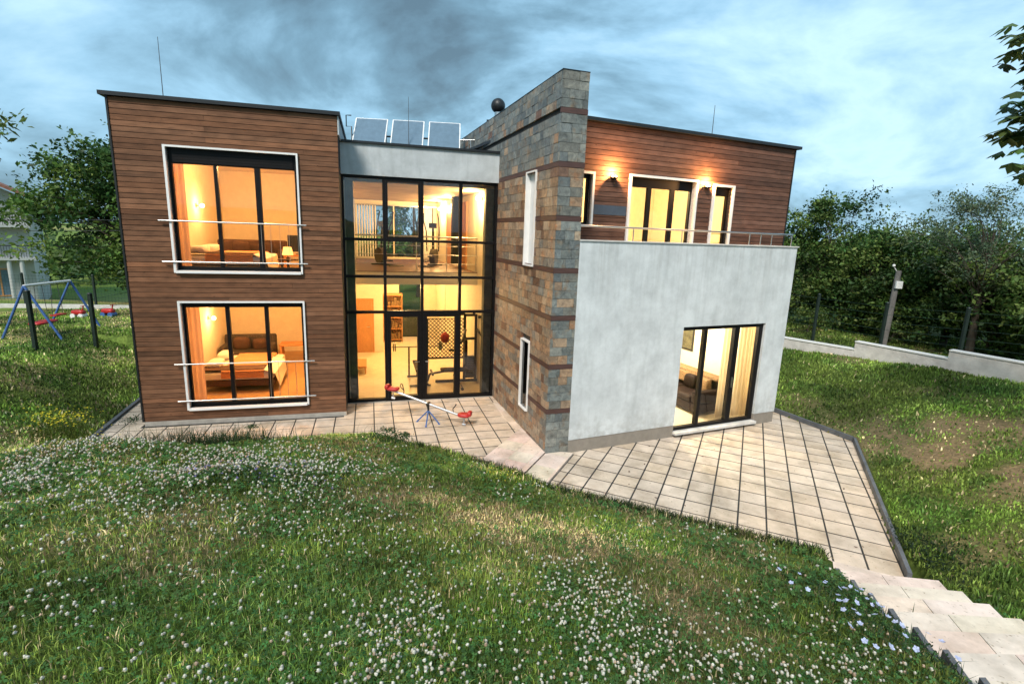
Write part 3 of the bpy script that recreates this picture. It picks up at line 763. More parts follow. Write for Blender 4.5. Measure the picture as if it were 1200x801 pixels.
# mullions and transoms
mu = [0.035, 0.99, 1.895, 2.855, 3.765]; tr = [0.055, 2.335, 3.22, 4.11, 5.56]
f = MB()
for i, u in enumerate(mu): f.box(u - 0.035, u + 0.035, 0.0, 0.14, 0.014, ZG, G_)
for z in tr:
    for a, b in zip(mu[:-1], mu[1:]): f.box(a + 0.035, b - 0.035, 0.004, 0.136, z - 0.032, z + 0.032, G_)
cw = part('glazed_wall', f, M['dark_metal'])
g = MB()
for i in range(4):
    for j in range(4):
        if j == 0 and i in (1, 2): continue
        a, b = mu[i] + 0.035, mu[i + 1] - 0.035; c, d = tr[j] + 0.032, tr[j + 1] - 0.032
        g.quad(G_.p(a, 0.07, c), G_.p(b, 0.07, c), G_.p(b, 0.07, d), G_.p(a, 0.07, d))
obj('pane', g, M['glass_d'], cw)
s = MB(); a, b, c, d = mu[1] + .037, mu[2] - .037, tr[3] + .034, tr[4] - .034        # the opening sash in the upper row
s.box(a, a + .05, .0, .13, c, d, G_); s.box(b - .05, b, .0, .13, c, d, G_); s.box(a + .05, b - .05, .0, .13, c, c + .05, G_); s.box(a + .05, b - .05, .0, .13, d - .05, d, G_)
obj('sash', s, M['dark_metal'], cw)
for i in (1, 2):
    a, b = mu[i] + .038, mu[i + 1] - .038; z0, z1 = 0.02, tr[1] - .036; w = 0.085
    s = MB(); s.box(a, a + w, -.012, .12, z0, z1, G_); s.box(b - w, b, -.012, .12, z0, z1, G_)
    s.box(a + w, b - w, -.012, .12, z0, z0 + .12, G_); s.box(a + w, b - w, -.012, .12, z1 - w, z1, G_)
    dr_ = part('door', s, M['dark_metal'])
    g = MB(); g.quad(G_.p(a + w, .06, z0 + .12), G_.p(b - w, .06, z0 + .12), G_.p(b - w, .06, z1 - w), G_.p(a + w, .06, z1 - w)); obj('pane', g, M['glass_d'], dr_)
    hd = MB(); hu = b - .04 if i == 1 else a + .04
    hd.tube([G_.p(hu, -.012, 1.05), G_.p(hu, -.055, 1.05), G_.p(hu + (-.11 if i == 1 else .11), -.055, 1.05)], .009); obj('handle', hd, M['steel'], dr_)
# hall interior
mb = MB()
mb.box(0.05, 0.09, 0.15, 8.3, 0.012, 5.46, G_)
mb.box(0.10, 1.05, 5.75, 5.85, 0.012, 2.85, G_); mb.box(0.98, 1.05, 5.86, 8.3, 0.012, 2.85, G_)
wall_holes(mb, G_, 0.1, 3.4, 8.31, 8.4, 0.012, 5.46, [(1.75, 2.75, 0.03, 2.35), (0.15, 1.55, 3.3, 5.28), (1.60, 3.12, 3.3, 5.28)])
part('interior_wall', mb, M['plaster'])
mb = MB(); mb.box(-8.4, -0.12, -0.05, -0.012, 0.012, 5.46, S_); part('interior_wall', mb, M['plaster'])
mb = MB(); mb.box(0.1, 3.75, 0.325, 8.3, -0.1, 0.012, G_); part('interior_floor', mb, M['floor'])
mb = MB(); mb.box(0.1, 3.75, 0.26, 8.3, 5.462, 5.56, G_); part('interior_ceiling', mb, M['ceiling'])
mb = MB(); mb.box(0.1, 3.72, 1.7, 8.3, 2.86, 3.2, G_); part('mezzanine', mb, M['plaster'])
mb = MB(); mb.box(0.1, 3.72, 1.72, 8.3, 3.203, 3.22, G_); part('mezzanine_floor', mb, M['reflection_floor'])  # coloured dark so this pane row looks like it mirrors the slope
mb = MB()
for z in (3.45, 3.7, 3.95): mb.tube([G_.p(0.12, 1.74, z), G_.p(3.7, 1.74, z)], .008, 6)
mb.tube([G_.p(0.12, 1.74, 4.2), G_.p(3.7, 1.74, 4.2)], .02)
for i in range(5): mb.tube([G_.p(0.2 + i * 0.85, 1.74, 3.2), G_.p(0.2 + i * 0.85, 1.74, 4.2)], .014, 6)
part('mezzanine_railing', mb, M['steel'])
for (u0, u1) in ((0.08, 0.30), (3.50, 3.76)):
    mb = MB(); mb.box(u0 + .02, u1 - .02, 0.16, 0.42, 0.014, 5.46, G_); part('column', mb, M['column'])
f = MB()
for (a, b, c, d) in ((1.75, 2.75, 0.03, 2.35), (0.15, 0.85, 3.3, 5.28), (0.85, 1.55, 3.3, 5.28), (1.60, 2.36, 3.3, 5.28), (2.36, 3.12, 3.3, 5.28)):
    w = .035; f.box(a + .002, a + w, 8.33, 8.38, c, d, G_); f.box(b - w, b - .002, 8.33, 8.38, c, d, G_); f.box(a + w, b - w, 8.33, 8.38, c, c + w, G_); f.box(a + w, b - w, 8.33, 8.38, d - w, d, G_)
rw = part('window', f, M['dark_metal'])
g = MB()
for (a, b, c, d) in ((1.75, 2.75, 0.03, 2.35), (0.15, 1.55, 3.3, 5.28), (1.60, 3.12, 3.3, 5.28)):
    g.quad(G_.p(a, 8.35, c), G_.p(b, 8.35, c), G_.p(b, 8.35, d), G_.p(a, 8.35, d))
obj('pane', g, M['glass'], rw)
# doors inside
def inner_door(fr, u0, u1, n, z0, z1, axis='u'):
    d = MB(); d.box(u0, u1, n - .05, n - .004, z0, z1, fr)
    o = part('interior_door', d, M['orange_wood'])
    t = MB(); t.box(u0 - .07, u0 - .002, n - .07, n - .002, z0, z1 + .07, fr); t.box(u1 + .002, u1 + .07, n - .07, n - .002, z0, z1 + .07, fr); t.box(u0 - .002, u1 + .002, n - .07, n - .002, z1 + .002, z1 + .07, fr)
    obj('frame', t, M['orange_wood'], o)
    h = MB(); h.tube([fr.p(u1 - .08, n - .05, (z0 + z1) / 2), fr.p(u1 - .08, n - .1, (z0 + z1) / 2), fr.p(u1 - .19, n - .1, (z0 + z1) / 2)], .01); obj('handle', h, M['steel'], o)
inner_door(G_, 0.17, 0.66, 5.75, 0.014, 1.88)
for us in (-3.9, -6.0):
    d = MB(); d.box(us, us + .8, -.09, -.055, 3.21, 5.2, S_); o = part('interior_door', d, M['orange_wood'])
    t = MB(); t.box(us - .08, us - .002, -.1, -.055, 3.21, 5.28, S_); t.box(us + .802, us + .88, -.1, -.055, 3.21, 5.28, S_); t.box(us - .002, us + .802, -.1, -.055, 5.202, 5.28, S_); obj('frame', t, M['orange_wood'], o)

# ---- stone wall
BANDS = [0.86, 1.79, 2.775, 3.70, 4.68, 5.65, 6.58]; ZS = 7.248
def stone_col(z, side):
    r = random.random()
    grey = [(0.19, 0.21, 0.20), (0.22, 0.235, 0.22), (0.165, 0.185, 0.185), (0.24, 0.245, 0.22), (0.205, 0.205, 0.18)]
    warm = [(0.38, 0.255, 0.16), (0.34, 0.225, 0.14), (0.42, 0.30, 0.20), (0.35, 0.215, 0.125), (0.31, 0.215, 0.145), (0.36, 0.285, 0.205), (0.32, 0.235, 0.16), (0.18, 0.10, 0.065)]
    if side and z < 5.7: grey = [(0.27, 0.235, 0.19), (0.24, 0.22, 0.185), (0.22, 0.215, 0.19)]
    pw = (0.12 if z > 5.7 else 0.80) if side else (0.06 if z > 5.7 else 0.22)
    c = random.choice(warm if r < pw else grey); b = random.uniform(0.62, 0.98)
    return tuple(x * b for x in c)
SLOTS = [(2.12, 2.70, 3.70, 5.65), (2.17, 2.70, 0.50, 2.08)]
def stones(mb, place, u0, u1, side, holes=(), vis0=-0.1):
    lv = [vis0] + BANDS + [ZS]
    for a, b in zip(lv[:-1], lv[1:]):
        za, zb = a + (0.05 if a > 0.5 else 0), b - (0.05 if b < ZS else 0)
        n = max(1, round((zb - za) / 0.165)); h = (zb - za) / n
        for i in range(n):
            z0, z1 = za + i * h, za + (i + 1) * h
            u = u0 - random.uniform(0, 0.2)
            while u < u1:
                w = random.choice((0.16, 0.2, 0.22, 0.26, 0.3, 0.36, 0.42))
                p, q = max(u, u0), min(u + w, u1); u += w
                if u1 - u < 0.05: q = u1; u = u1
                if q - p < 0.02: continue
                segs = [(p, q)]
                for (ha, hb, hc, hd) in holes:
                    if z1 > hc + .01 and z0 < hd - .01:
                        segs = [s for (x, y) in segs for s in ((x, min(y, ha)), (max(x, hb), y)) if s[1] - s[0] > .015]
                for x, y in segs: place(mb, x + .003, y - .003, z0 + .003, z1 - .003, random.uniform(0.004, 0.015), stone_col((z0 + z1) / 2, side))
US, WS, BK = 3.771, 0.52, -5.6
mb = MB()
stones(mb, lambda m, a, b, c, d, t, col: m.box(a, b, -t, 0.03, c, d, S_, col), BK, US, True, SLOTS)
stones(mb, lambda m, a, b, c, d, t, col: m.box(US - 0.03, US + t, a, b, c, d, S_, col), 0.0, WS, False, vis0=-0.25)
sw = part('stone_wall', mb, M['stone'])
mb = MB(); wall_holes(mb, S_, BK, US - .032, 0.032, WS - .01, -0.4, ZS - .005, SLOTS); obj('core', mb, M['mortar'], sw)
mb = MB()
for z in BANDS:
    cut = [s for s in SLOTS if s[2] < z - .03 and s[3] > z + .03]
    for (a, b) in ([(BK, cut[0][0]), (cut[0][1], US)] if cut else [(BK, US)]):
        if z > 6.5: continue
        mb.box(a, b - (0.012 if b == US else 0), -0.012, 0.03, z - .046, z + .046, S_)
    mb.box(US - .03, US + .013, -0.012, WS + .002, z - .046, z + .046, S_)
obj('brown_band', mb, M['band'], sw)
mb = MB(); mb.box(BK, US + .014, -.014, WS + .004, ZS + .002, ZS + .016, S_); obj('capping', mb, M['cap'], sw)
for (a, b, c, d) in SLOTS:
    dp = .3 if c > 3 else .045
    f = MB(); f.box(a, a + .045, -.045, dp, c, d, S_); f.box(b - .03, b, -.04, dp, c, d, S_); f.box(a + .045, b - .03, -.045, dp, d - .03, d, S_); f.box(a + .045, b - .03, -.06, dp, c, c + .03, S_)
    w = part('window', f, M['white'])
    pn = .22 if c > 3 else .0
    g = MB(); g.quad(S_.p(a + .045, pn, c + .03), S_.p(b - .03, pn, c + .03), S_.p(b - .03, pn, d - .03), S_.p(a + .045, pn, d - .03)); obj('pane', g, M['glass'], w)
    g = MB(); g.box(a + .03, b - .03, .06 if c > 3 else .25, .09 if c > 3 else .29, c + .03, d - .03, S_); obj('blind', g, M['white' if c > 3 else 'dark_metal'], w)

# ---- pale block (east)
DU = (2.763, 5.255); DZ = (0.045, 2.481); ZP = 4.27; UR = 5.958
mb = MB(); wall_holes(mb, R_, 0.0, UR, 0.0, 0.22, 0.2, ZP, [(DU[0], DU[1], 0.0, DZ[1])])
mb.box(UR - 0.22, UR, 0.222, 7.5, 0.2, ZP, R_); part('stucco_wall', mb, M['stucco'])
mb = MB(); mb.box(-0.01, UR + .03, -0.025, 0.25, ZP + .002, ZP + .03, R_); mb.box(UR - .25, UR + .03, 0.252, 7.5, ZP + .002, ZP + .03, R_); part('parapet_capping', mb, M['concrete'])
mb = MB(); mb.box(0.0, DU[0] - .002, 0.012, 0.2, -0.4, 0.198, R_); mb.box(DU[1] + .002, UR - .012, 0.012, 0.2, -0.4, 0.198, R_); mb.box(UR - .2, UR - .012, 0.202, 7.5, -0.4, 0.198, R_); mb.box(DU[0], DU[1], 0.05, .3, -.4, -.02, R_); part('skirting', mb, M['skirt'])
mb = MB(); mb.box(DU[0] - .02, DU[1] + .02, -0.09, 0.2, -0.018, 0.04, R_); part('door_sill', mb, M['concrete'])
f = MB(); n0, n1 = .06, .15; a, b = DU; z0, z1 = DZ; w = .06
f.box(a + .003, a + .012, n0, n1, z0, z1 - .003, R_); f.box(b - .13, b - .003, n0, n1, z0, z1 - .003, R_)
f.box(a + .012, b - .13, n0, n1, z1 - .09, z1 - .003, R_); f.box(a + .012, b - .13, n0, n1, z0, z0 + .075, R_)
for c, hw in ((3.475, .045), (4.425, .075)): f.box(c - hw, c + hw, n0 - .012, n1, z0 + .075, z1 - .09, R_)
sd_ = part('sliding_door', f, M['dark_metal'])
g = MB()
for p, q in ((a + .012, 3.43), (3.52, 4.35), (4.5, b - .13)): g.quad(R_.p(p, .1, z0 + .075), R_.p(q, .1, z0 + .075), R_.p(q, .1, z1 - .09), R_.p(p, .1, z1 - .09))
obj('pane', g, M['glass'], sd_)
hh = MB(); hh.box(4.40, 4.43, .02, .046, 0.95, 1.2, R_); obj('handle', hh, M['steel'], sd_)
room(R_, 0.6, 5.70, 0.23, 5.6, 0.0, 2.75, M['plaster'], M['floor'], M['plaster'])
mb = MB(); mb.box(0.3, UR - .222, 0.23, 7.4, 2.9, 3.32, R_); part('balcony_floor', mb, M['concrete'])
# balcony rail
mb = MB(); n = .11
mb.tube([R_.p(0.05, n, ZP + .29), R_.p(UR - .1, n, ZP + .29), R_.p(UR - .1, 3.0, ZP + .29)], .02)
for u in (1.3, 2.55, 3.8, 4.5, 4.85, 5.2, UR - .1): mb.tube([R_.p(u, n, ZP + .03), R_.p(u, n, ZP + .29)], .012, 6)
part('balcony_rail', mb, M['steel'])
# ---- upper timber block
HU = [(-0.6, 0.24, 4.61, 5.64), (1.235, 3.06, 3.36, 5.67), (3.64, 4.21, 3.36, 5.62)]
UU = 6.18; ZT2 = 6.676
mb = MB(); cladding(mb, U_, -0.62, UU, 3.33, ZT2, HU, base=(0.150, 0.078, 0.052)); part('timber_cladding', mb, M['wood2'])
mb = MB(); wall_holes(mb, U_, -0.62, UU, .024, .2, 3.33, ZT2 - .01, HU); mb.box(UU - .2, UU, .202, 7.0, 3.33, ZT2 - .01, U_); mb.box(-.62, UU - .202, 6.8, 7.0, 3.33, ZT2 - .01, U_)
part('wall', mb, M['membrane'])
mb = MB(); mb.box(-.62, UU + .13, -.09, 7.1, ZT2 + .002, ZT2 + .07, U_); part('roof', mb, M['cap'])
mb = MB(); mb.box(UU + .003, UU + .03, -.015, 7.0, 3.33, ZT2, U_); part('corner_trim', mb, M['cap'])
mb = MB(); mb.box(0.33, 1.16, -.012, -.001, 4.83, 5.03, U_); part('wall_panel', mb, M['slate_blue'])
def upper_window(u0, u1, z0, z1, muls, top, sash):
    f = MB(); n0, n1 = .1, .17; w = .05
    f.box(u0 + .003, u0 + w, n0, n1, z0 + .003, z1 - .003, U_); f.box(u1 - w, u1 - .003, n0, n1, z0 + .003, z1 - .003, U_)
    f.box(u0 + w, u1 - w, n0, n1, z0 + .003, z0 + w, U_); f.box(u0 + w, u1 - w, n0, n1, z1 - top, z1 - .003, U_)
    for c, hw in muls: f.box(c - hw, c + hw, n0, n1, z0 + w, z1 - top, U_)
    o = part('window', f, M['dark_metal'])
    g = MB(); ed = [u0 + w] + [x for c, hw in muls for x in (c - hw, c + hw)] + [u1 - w]
    for a, b in zip(ed[::2], ed[1::2]): g.quad(U_.p(a, .13, z0 + w), U_.p(b, .13, z0 + w), U_.p(b, .13, z1 - top), U_.p(a, .13, z1 - top))
    obj('pane', g, M['glass'], o)
    s = MB(); t = .05
    s.box(u0 - t, u0, -.05, .19, z0 - t, z1 + t, U_); s.box(u1, u1 + t, -.05, .19, z0 - t, z1 + t, U_); s.box(u0, u1, -.05, .19, z1, z1 + t, U_)
    if z0 > 4: s.box(u0, u1, -.06, .19, z0 - t, z0, U_)
    obj('surround', s, M['white'], o)
    return o
upper_window(-0.6, 0.24, 4.61, 5.64, [(-.02, .05)], .08, 0)
upper_window(1.235, 3.06, 3.36, 5.67, [(1.84, .05), (2.50, .055)], .2, 0)
upper_window(3.64, 4.21, 3.36, 5.62, [], .2, 0)
room(U_, -0.5, 5.9, .21, 5.0, 3.40, 6.2, M['plaster'], M['wfloor'], M['plaster'])
# ------------------------------------------------------------------ lamps and light
def point(name, p, watts, color, r=0.06):
    d = bpy.data.lights.new(name, 'POINT'); d.energy = watts; d.color = color; d.shadow_soft_size = r
    o = bpy.data.objects.new(name, d); COL.objects.link(o); o.location = p; return o
WARM = (1.0, 0.49, 0.165); WARM2 = (1.0, 0.62, 0.24); SOFT = (1.0, 0.86, 0.58)
def globe_lamp(label, fr, u, n, z, du, dn, watts, color, group='lit lamps indoors'):
    """small wall light: back plate, arm, glowing globe; (du, dn) points away from the wall"""
    p = Vector(fr.p(u, n, z)); t = thing('wall_lamp', label, 'lamp', p, 0, group)
    dv = Vector(fr.p(u + du, n + dn, z)) - p
    m = MB(); m.tube([(0, 0, 0), tuple(dv * 0.02)], 0.05, 14); obj('back_plate', m, M['steel'], t)
    m = MB(); m.tube([tuple(dv * 0.02), tuple(dv * 0.1)], 0.01, 6); obj('arm', m, M['steel'], t)
    m = MB(); c = dv * 0.15; m.lathe([(0.001, -0.055), (0.03, -0.047), (0.05, -0.02), (0.055, 0.0), (0.05, 0.02), (0.03, 0.047), (0.001, 0.055)], tuple(c), 14); obj('lamp_shade', m, M['bulb'], t)
    point('wall_lamp_light', p + dv * 0.32, watts, color)
globe_lamp('glowing wall lamp above the bed in the upper timber block room', L_, 0.272, 3.9, 4.82, 1, 0, 22, WARM)
globe_lamp('glowing wall lamp above the bed in the ground floor timber block room', L_, 0.272, 4.1, 1.70, 1, 0, 20, WARM)
globe_lamp('glowing wall lamp on the mezzanine closest to the glazing', S_, -1.3, -.052, 5.28, 0, -1, 135, WARM2)
globe_lamp('glowing wall lamp on the mezzanine between the other two', S_, -4.6, -.052, 5.22, 0, -1, 135, WARM2)
globe_lamp('glowing wall lamp on the mezzanine farthest from the glazing', S_, -6.9, -.052, 5.18, 0, -1, 120, WARM2)
def ceiling_lamp(label, fr, u, n, z, watts, color):
    p = Vector(fr.p(u, n, z)); t = thing('ceiling_lamp', label, 'lamp', p, 0, 'lit lamps indoors')
    m = MB(); m.lathe([(0.001, 0), (0.17, 0), (0.17, -0.02), (0.001, -0.02)], (0, 0, 0), 18); obj('mount', m, M['steel'], t)
    m = MB(); m.lathe([(0.16, -0.021), (0.15, -0.06), (0.1, -0.09), (0.001, -0.1)], (0, 0, 0), 18); obj('lamp_shade', m, M['bulb'], t)
    point('ceiling_lamp_light', p + Vector((0, 0, -0.25)), watts, color, 0.1)
ceiling_lamp('lit round ceiling lamp in the upper timber block room', L_, 2.2, 2.4, 5.998, 150, WARM)
ceiling_lamp('lit round ceiling lamp in the ground floor timber block room', L_, 2.2, 2.6, 2.848, 140, WARM)
ceiling_lamp('lit round ceiling lamp under the mezzanine of the hall', G_, 1.5, 3.6, 2.858, 105, WARM2)
ceiling_lamp('lit round ceiling lamp at the back of the hall below the mezzanine', G_, 1.9, 6.8, 2.858, 60, WARM2)
ceiling_lamp('lit round ceiling lamp of the living room in the pale block', R_, 3.6, 2.3, 2.748, 300, (1.0, .89, .66))
ceiling_lamp('lit round ceiling lamp of the upper room behind the balcony', U_, 2.4, 2.0, 6.198, 430, (1.0, .74, .34))
globe_lamp('lit wall lamp seen through the balcony doors', U_, 1.5, 4.99, 4.75, 0, -1, 20, WARM2)

def balcony_lamp(label, u, z):
    p = Vector(U_.p(u, 0, z)); t = thing('balcony_lamp', label, 'lamp', p, 0, 'lit lamps on the balcony wall')
    dv = Vector(U_.p(u, -1, z)) - p; ev = Vector(U_.p(u + 1, 0, z)) - p
    m = MB(); m.tube([tuple(dv * .001), tuple(dv * .02)], .05, 12); obj('back_plate', m, M['dark_metal'], t)
    m = MB(); c = dv * .085; m.lathe([(.001, -.075), (.03, -.07), (.065, -.035), (.08, -.01), (.076, -.01), (.06, -.035), (.028, -.064), (.001, -.068)], tuple(c), 18); obj('bowl', m, M['dark_metal'], t)
    m = MB(); m.tube([tuple(dv * .02 + Vector((0, 0, -.05))), tuple(dv * .085 + Vector((0, 0, -.07)))], .01, 6); obj('arm', m, M['dark_metal'], t)
    m = MB()
    for s in (-1, 1): m.lathe([(.001, -.022), (.018, -.012), (.022, 0), (.018, .012), (.001, .022)], tuple(c + ev * .035 * s + Vector((0, 0, .005))), 12)
    obj('bulb', m, M['bulb_w'], t)
    point('balcony_lamp_light', p + dv * .15 + Vector((0, 0, .05)), 70, (1.0, 0.50, 0.18), .02)
balcony_lamp('lit lamp on the balcony wall beside the stone wall', 0.74, 5.62)
balcony_lamp('lit lamp on the balcony wall between the two door frames', 3.36, 5.60)

# ------------------------------------------------------------------ furniture seen through the glass
def legs4(parent, x0, x1, y0, y1, h, r, mat, name='leg', sq=False):
    for x in (x0, x1):
        for y in (y0, y1):
            m = MB()
            if sq: m.box(x - r, x + r, y - r, y + r, 0, h)
            else: m.tube([(x, y, 0), (x, y, h)], r, 8)
            obj(name, m, mat, parent)
def bed(label, fr, u, n, z, w, l, spread):
    t = thing('bed', label, 'bed', fr.p(u, n, z), fr.t, 'beds in the timber block')
    legs4(t, .08, w - .08, .08, l - .08, .14, .035, M['grey_fab'], sq=True)
    m = MB(); m.box(0, w, 0, l, .142, .30); obj('bed_base', m, M['brown_fab'], t, bevel=.02)
    m = MB(); m.box(.02, w - .02, .02, l - .02, .302, .50); obj('mattress', m, M['sheet'], t, bevel=.05)
    m = MB(); m.box(.5, w * .86, -.012, l - .02, .503, .55); m.box(.5, w * .86, -.022, -.001, .36, .502); obj('bedspread', m, spread, t, bevel=.012)
    m = MB(); m.box(.0, w * .86, .06, .55, .552, .575); obj('blanket', m, M['brown_fab'], t, bevel=.01)
    m = MB()
    m.add([(w * .86, .0, .56), (w * .86, 1.5, .56), (w + .06, 1.5, .48), (w + .02, .0, .45), (w + .1, 1.4, .2), (w + .13, .05, .1), (w + .06, .0, .05), (w + .02, 1.3, .35)], [(0, 3, 2, 1), (3, 5, 4, 2)]); obj('turned_back_sheet', m, M['sheet'], t)
    for py_ in (.62, l - .5):
        m = MB(); m.pillow((.24, py_, .63), .17, .3, .09); obj('pillow', m, M['sheet'], t)
    return t
bed('low bed with a terracotta bedspread in the ground floor room', L_, 0.55, 1.95, 0.12, 1.75, 2.1, M['bedspread'])
bed('low bed with a terracotta bedspread in the upper room', L_, 0.62, 1.2, ZU, 1.75, 2.05, M['bedspread'])
def armchair(label, fr, u, n, z, w, d, h, fab, cat='armchair', rz=0.0, group=None):
    t = thing('armchair', label, cat, fr.p(u, n, z), fr.t + rz, group)
    legs4(t, .07, w - .07, .07, d - .07, .1, .03, M['black'])
    m = MB(); m.box(.16, w - .16, .02, d - .2, .102, .42); obj('seat', m, fab, t, bevel=.04)
    m = MB(); m.box(.0, w, d - .198, d, .102, h); obj('backrest', m, fab, t, bevel=.05)
    for a, b in ((0, .158), (w - .158, w)):
        m = MB(); m.box(a, b, .0, d - .2, .102, h * .72); obj('armrest', m, fab, t, bevel=.04)
    m = MB(); m.pillow((w * .35, d - .32, h * .72), .24, .09, .2, 0, .25); m.pillow((w * .7, d - .32, h * .68), .22, .09, .18, .1, .25); obj('cushion', m, M['brown_fab'], t)
    return t
armchair('charcoal armchair with cushions behind the ground floor bed', L_, 0.35, 4.6, 0.12, 1.5, .85, .86, M['grey_fab'])
armchair('brown sofa with cushions against the back wall of the upper room', L_, 0.45, 4.3, ZU, 1.9, .85, .80, M['brown_fab'], 'sofa')
def table(label, fr, u, n, z, w, d, h, mat):
    t = thing('table', label, 'table', fr.p(u, n, z), fr.t)
    m = MB(); m.box(0, w, 0, d, h - .05, h); obj('tabletop', m, mat, t, bevel=.006)
    legs4(t, .04, w - .04, .04, d - .04, h - .052, .03, mat, sq=True)
    return t
table('orange wood side table next to the charcoal armchair', L_, 2.0, 4.75, 0.12, .95, .55, .62, M['orange_wood'])
table('low wooden table holding a television in the upper room', L_, 2.35, 4.2, ZU, 1.1, .5, .42, M['orange_wood'])
t = thing('television', 'dark flat television on the low wooden table of the upper room', 'television', L_.p(2.45, 4.35, ZU + .421), tL)
m = MB(); m.box(.0, .8, .1, .14, .08, .56); obj('screen', m, M['black'], t, bevel=.006)
m = MB(); m.box(.36, .44, .09, .13, .02, .079); m.box(.22, .58, .03, .22, 0, .019); obj('stand', m, M['black'], t)
t = thing('table_lamp', 'small lit lamp on a round table by the upper window', 'lamp', L_.p(2.85, 1.5, ZU), tL)
m = MB(); m.lathe([(.001, .42), (.24, .42), (.24, .45), (.001, .45)], (0, 0, 0), 18); m.tube([(0, 0, .02), (0, 0, .42)], .03); m.lathe([(.001, 0), (.17, 0), (.15, .02), (.001, .02)], (0, 0, 0), 16); obj('table', m, M['brown_fab'], t)
m = MB(); m.lathe([(.001, .451), (.05, .455), (.03, .5), (.02, .56), (.001, .56)], (0, 0, 0), 14); obj('base', m, M['brown_fab'], t)
m = MB(); m.lathe([(.13, .55), (.09, .74), (.085, .74), (.125, .55)], (0, 0, 0), 18); obj('lamp_shade', m, mat_emit('lit_lamp_shade', (1.0, .36, .08), 2.2), t)
point('table_lamp_light', L_.p(2.85, 1.5, ZU + .66), 6, WARM, .03)
def curtain(label, fr, u0, u1, n, z0, z1, mat, group='curtains'):
    """pleated drape hung from a rail"""
    t = thing('curtain', label, 'curtain', fr.p(u0, n, z0), fr.t, group)
    w = u1 - u0; k = max(8, int(w / .018)); vs = []; fs = []
    for i in range(k + 1):
        x = w * i / k; y = .03 * math.sin(x * 2 * PI / .11) + .01 * math.sin(x * 17)
        vs += [(x, y * 1.1, 0), (x, y * .8, z1 - z0)]
    for i in range(k): fs.append((2 * i, 2 * i + 2, 2 * i + 3, 2 * i + 1))
    m = MB(); m.add(vs, fs, None, True); obj('drape', m, mat, t)
    m = MB(); m.tube([(-.04, 0, z1 - z0 + .015), (w + .04, 0, z1 - z0 + .015)], .012, 8); obj('curtain_rail', m, M['steel'], t)
    return t
curtain('rose curtain drawn to the side of the ground floor timber block window', L_, .84, 1.16, .34, .16, 2.76, M['curtain_p'])
curtain('rose curtain drawn to the side of the upper timber block window', L_, .80, 1.10, .34, ZU + .04, 5.9, M['curtain_p'])
curtain('cream curtain inside the narrow balcony door', U_, 3.6, 4.05, .36, 3.42, 5.95, M['curtain'])
curtain('cream curtain at the end of the living room sliding door', R_, 4.95, 5.6, .42, .03, 2.68, M['curtain'])
curtain('long cream curtain behind the fixed pane of the sliding door', R_, 4.46, 4.80, .46, .03, 2.68, M['curtain'])
# living room sofa
t = thing('sofa', 'dark brown leather sofa under a patterned throw in the living room', 'sofa', R_.p(4.12, .75, .002), tR)
m = MB(); m.box(0, .98, 0, 2.3, .06, .30); obj('sofa_base', m, M['leather'], t, bevel=.03)
for i in range(2):
    m = MB(); m.box(-.03, .70, .24 + i * .92, 1.14 + i * .92, .302, .46); obj('seat', m, M['leather'], t, bevel=.05)
for y in (0, 2.08):
    m = MB(); m.box(-.02, .98, y, y + .22, .302, .62); obj('armrest', m, M['leather'], t, bevel=.05)
m = MB(); m.box(.74, .99, .222, 2.078, .302, .86); obj('backrest', m, M['leather'], t, bevel=.07)
m = MB(); m.box(.70, 1.01, .10, 2.12, .80, .90); m.box(.66, .735, .3, 2.0, .52, .83); obj('throw', m, M['pattern'], t, bevel=.04)
for i, y in enumerate((.42, .9)):
    m = MB(); m.pillow((.58, y, .64), .1, .2, .19, .1 * i, 0.0); obj('cushion', m, M['leather' if i else 'pattern'], t)
m = MB()
for x in (.06, .9):
    for y in (.08, 2.2): m.box(x - .03, x + .03, y - .03, y + .03, 0, .058)
obj('foot', m, M['black'], t)
t = thing('framed_picture', 'dark framed painting on the living room wall above the sofa', 'picture', R_.p(5.69, 2.75, 1.15), tR)
m = MB(); m.box(-.03, 0, 0, .9, 0, .05); m.box(-.03, 0, 0, .9, .75, .8); m.box(-.03, 0, 0, .05, .05, .75); m.box(-.03, 0, .85, .9, .05, .75); obj('frame', m, M['black'], t)
m = MB(); m.box(-.018, -.004, .05, .85, .05, .75); obj('canvas', m, M['picture'], t)

# gym
def tubes(parent, name, lst, r, mat):
    m = MB()
    for a in lst: m.tube(a, r, 8)
    return obj(name, m, mat, parent)
t = thing('multi_gym', 'black home gym tower with weight arms behind the glazing', 'gym machine', G_.p(2.32, 0.62, .012), tG)
tubes(t, 'frame', [[(.75, .0, .04), (.75, 1.5, .04)], [(.1, .9, .04), (1.4, .9, .04)], [(.95, .9, .04), (.95, .9, 2.02), (.85, .6, 2.08), (.5, .55, 2.05)], [(1.28, .9, .04), (1.28, .9, 2.02), (1.15, .6, 2.08)], [(.95, .9, 2.0), (1.28, .9, 2.0)], [(1.28, .6, 1.98), (1.5, .5, 2.06), (1.52, .5, 1.9)], [(.95, .9, 1.3), (1.28, .9, 1.3)]], .042, M['black'])
tubes(t, 'press_arm', [[(.95, .75, 1.6), (.8, .4, 1.35), (.55, .3, 1.1)], [(1.28, .75, 1.6), (1.45, .4, 1.35), (1.5, .3, 1.1)], [(.4, .3, 1.1), (.62, .3, 1.1)], [(1.38, .3, 1.1), (1.6, .3, 1.1)]], .035, M['black'])
m = MB()
for k in range(12): m.box(.98, 1.25, .92, 1.06, .1 + k * .055, .148 + k * .055)
obj('weight_stack', m, M['black'], t)
m = MB(); m.box(.2, 1.0, .35, .65, .44, .52); obj('seat', m, M['leather'], t, bevel=.03)
m = MB(); m.box(.88, .96, .42, .78, .6, 1.35); obj('backrest', m, M['leather'], t, bevel=.03)
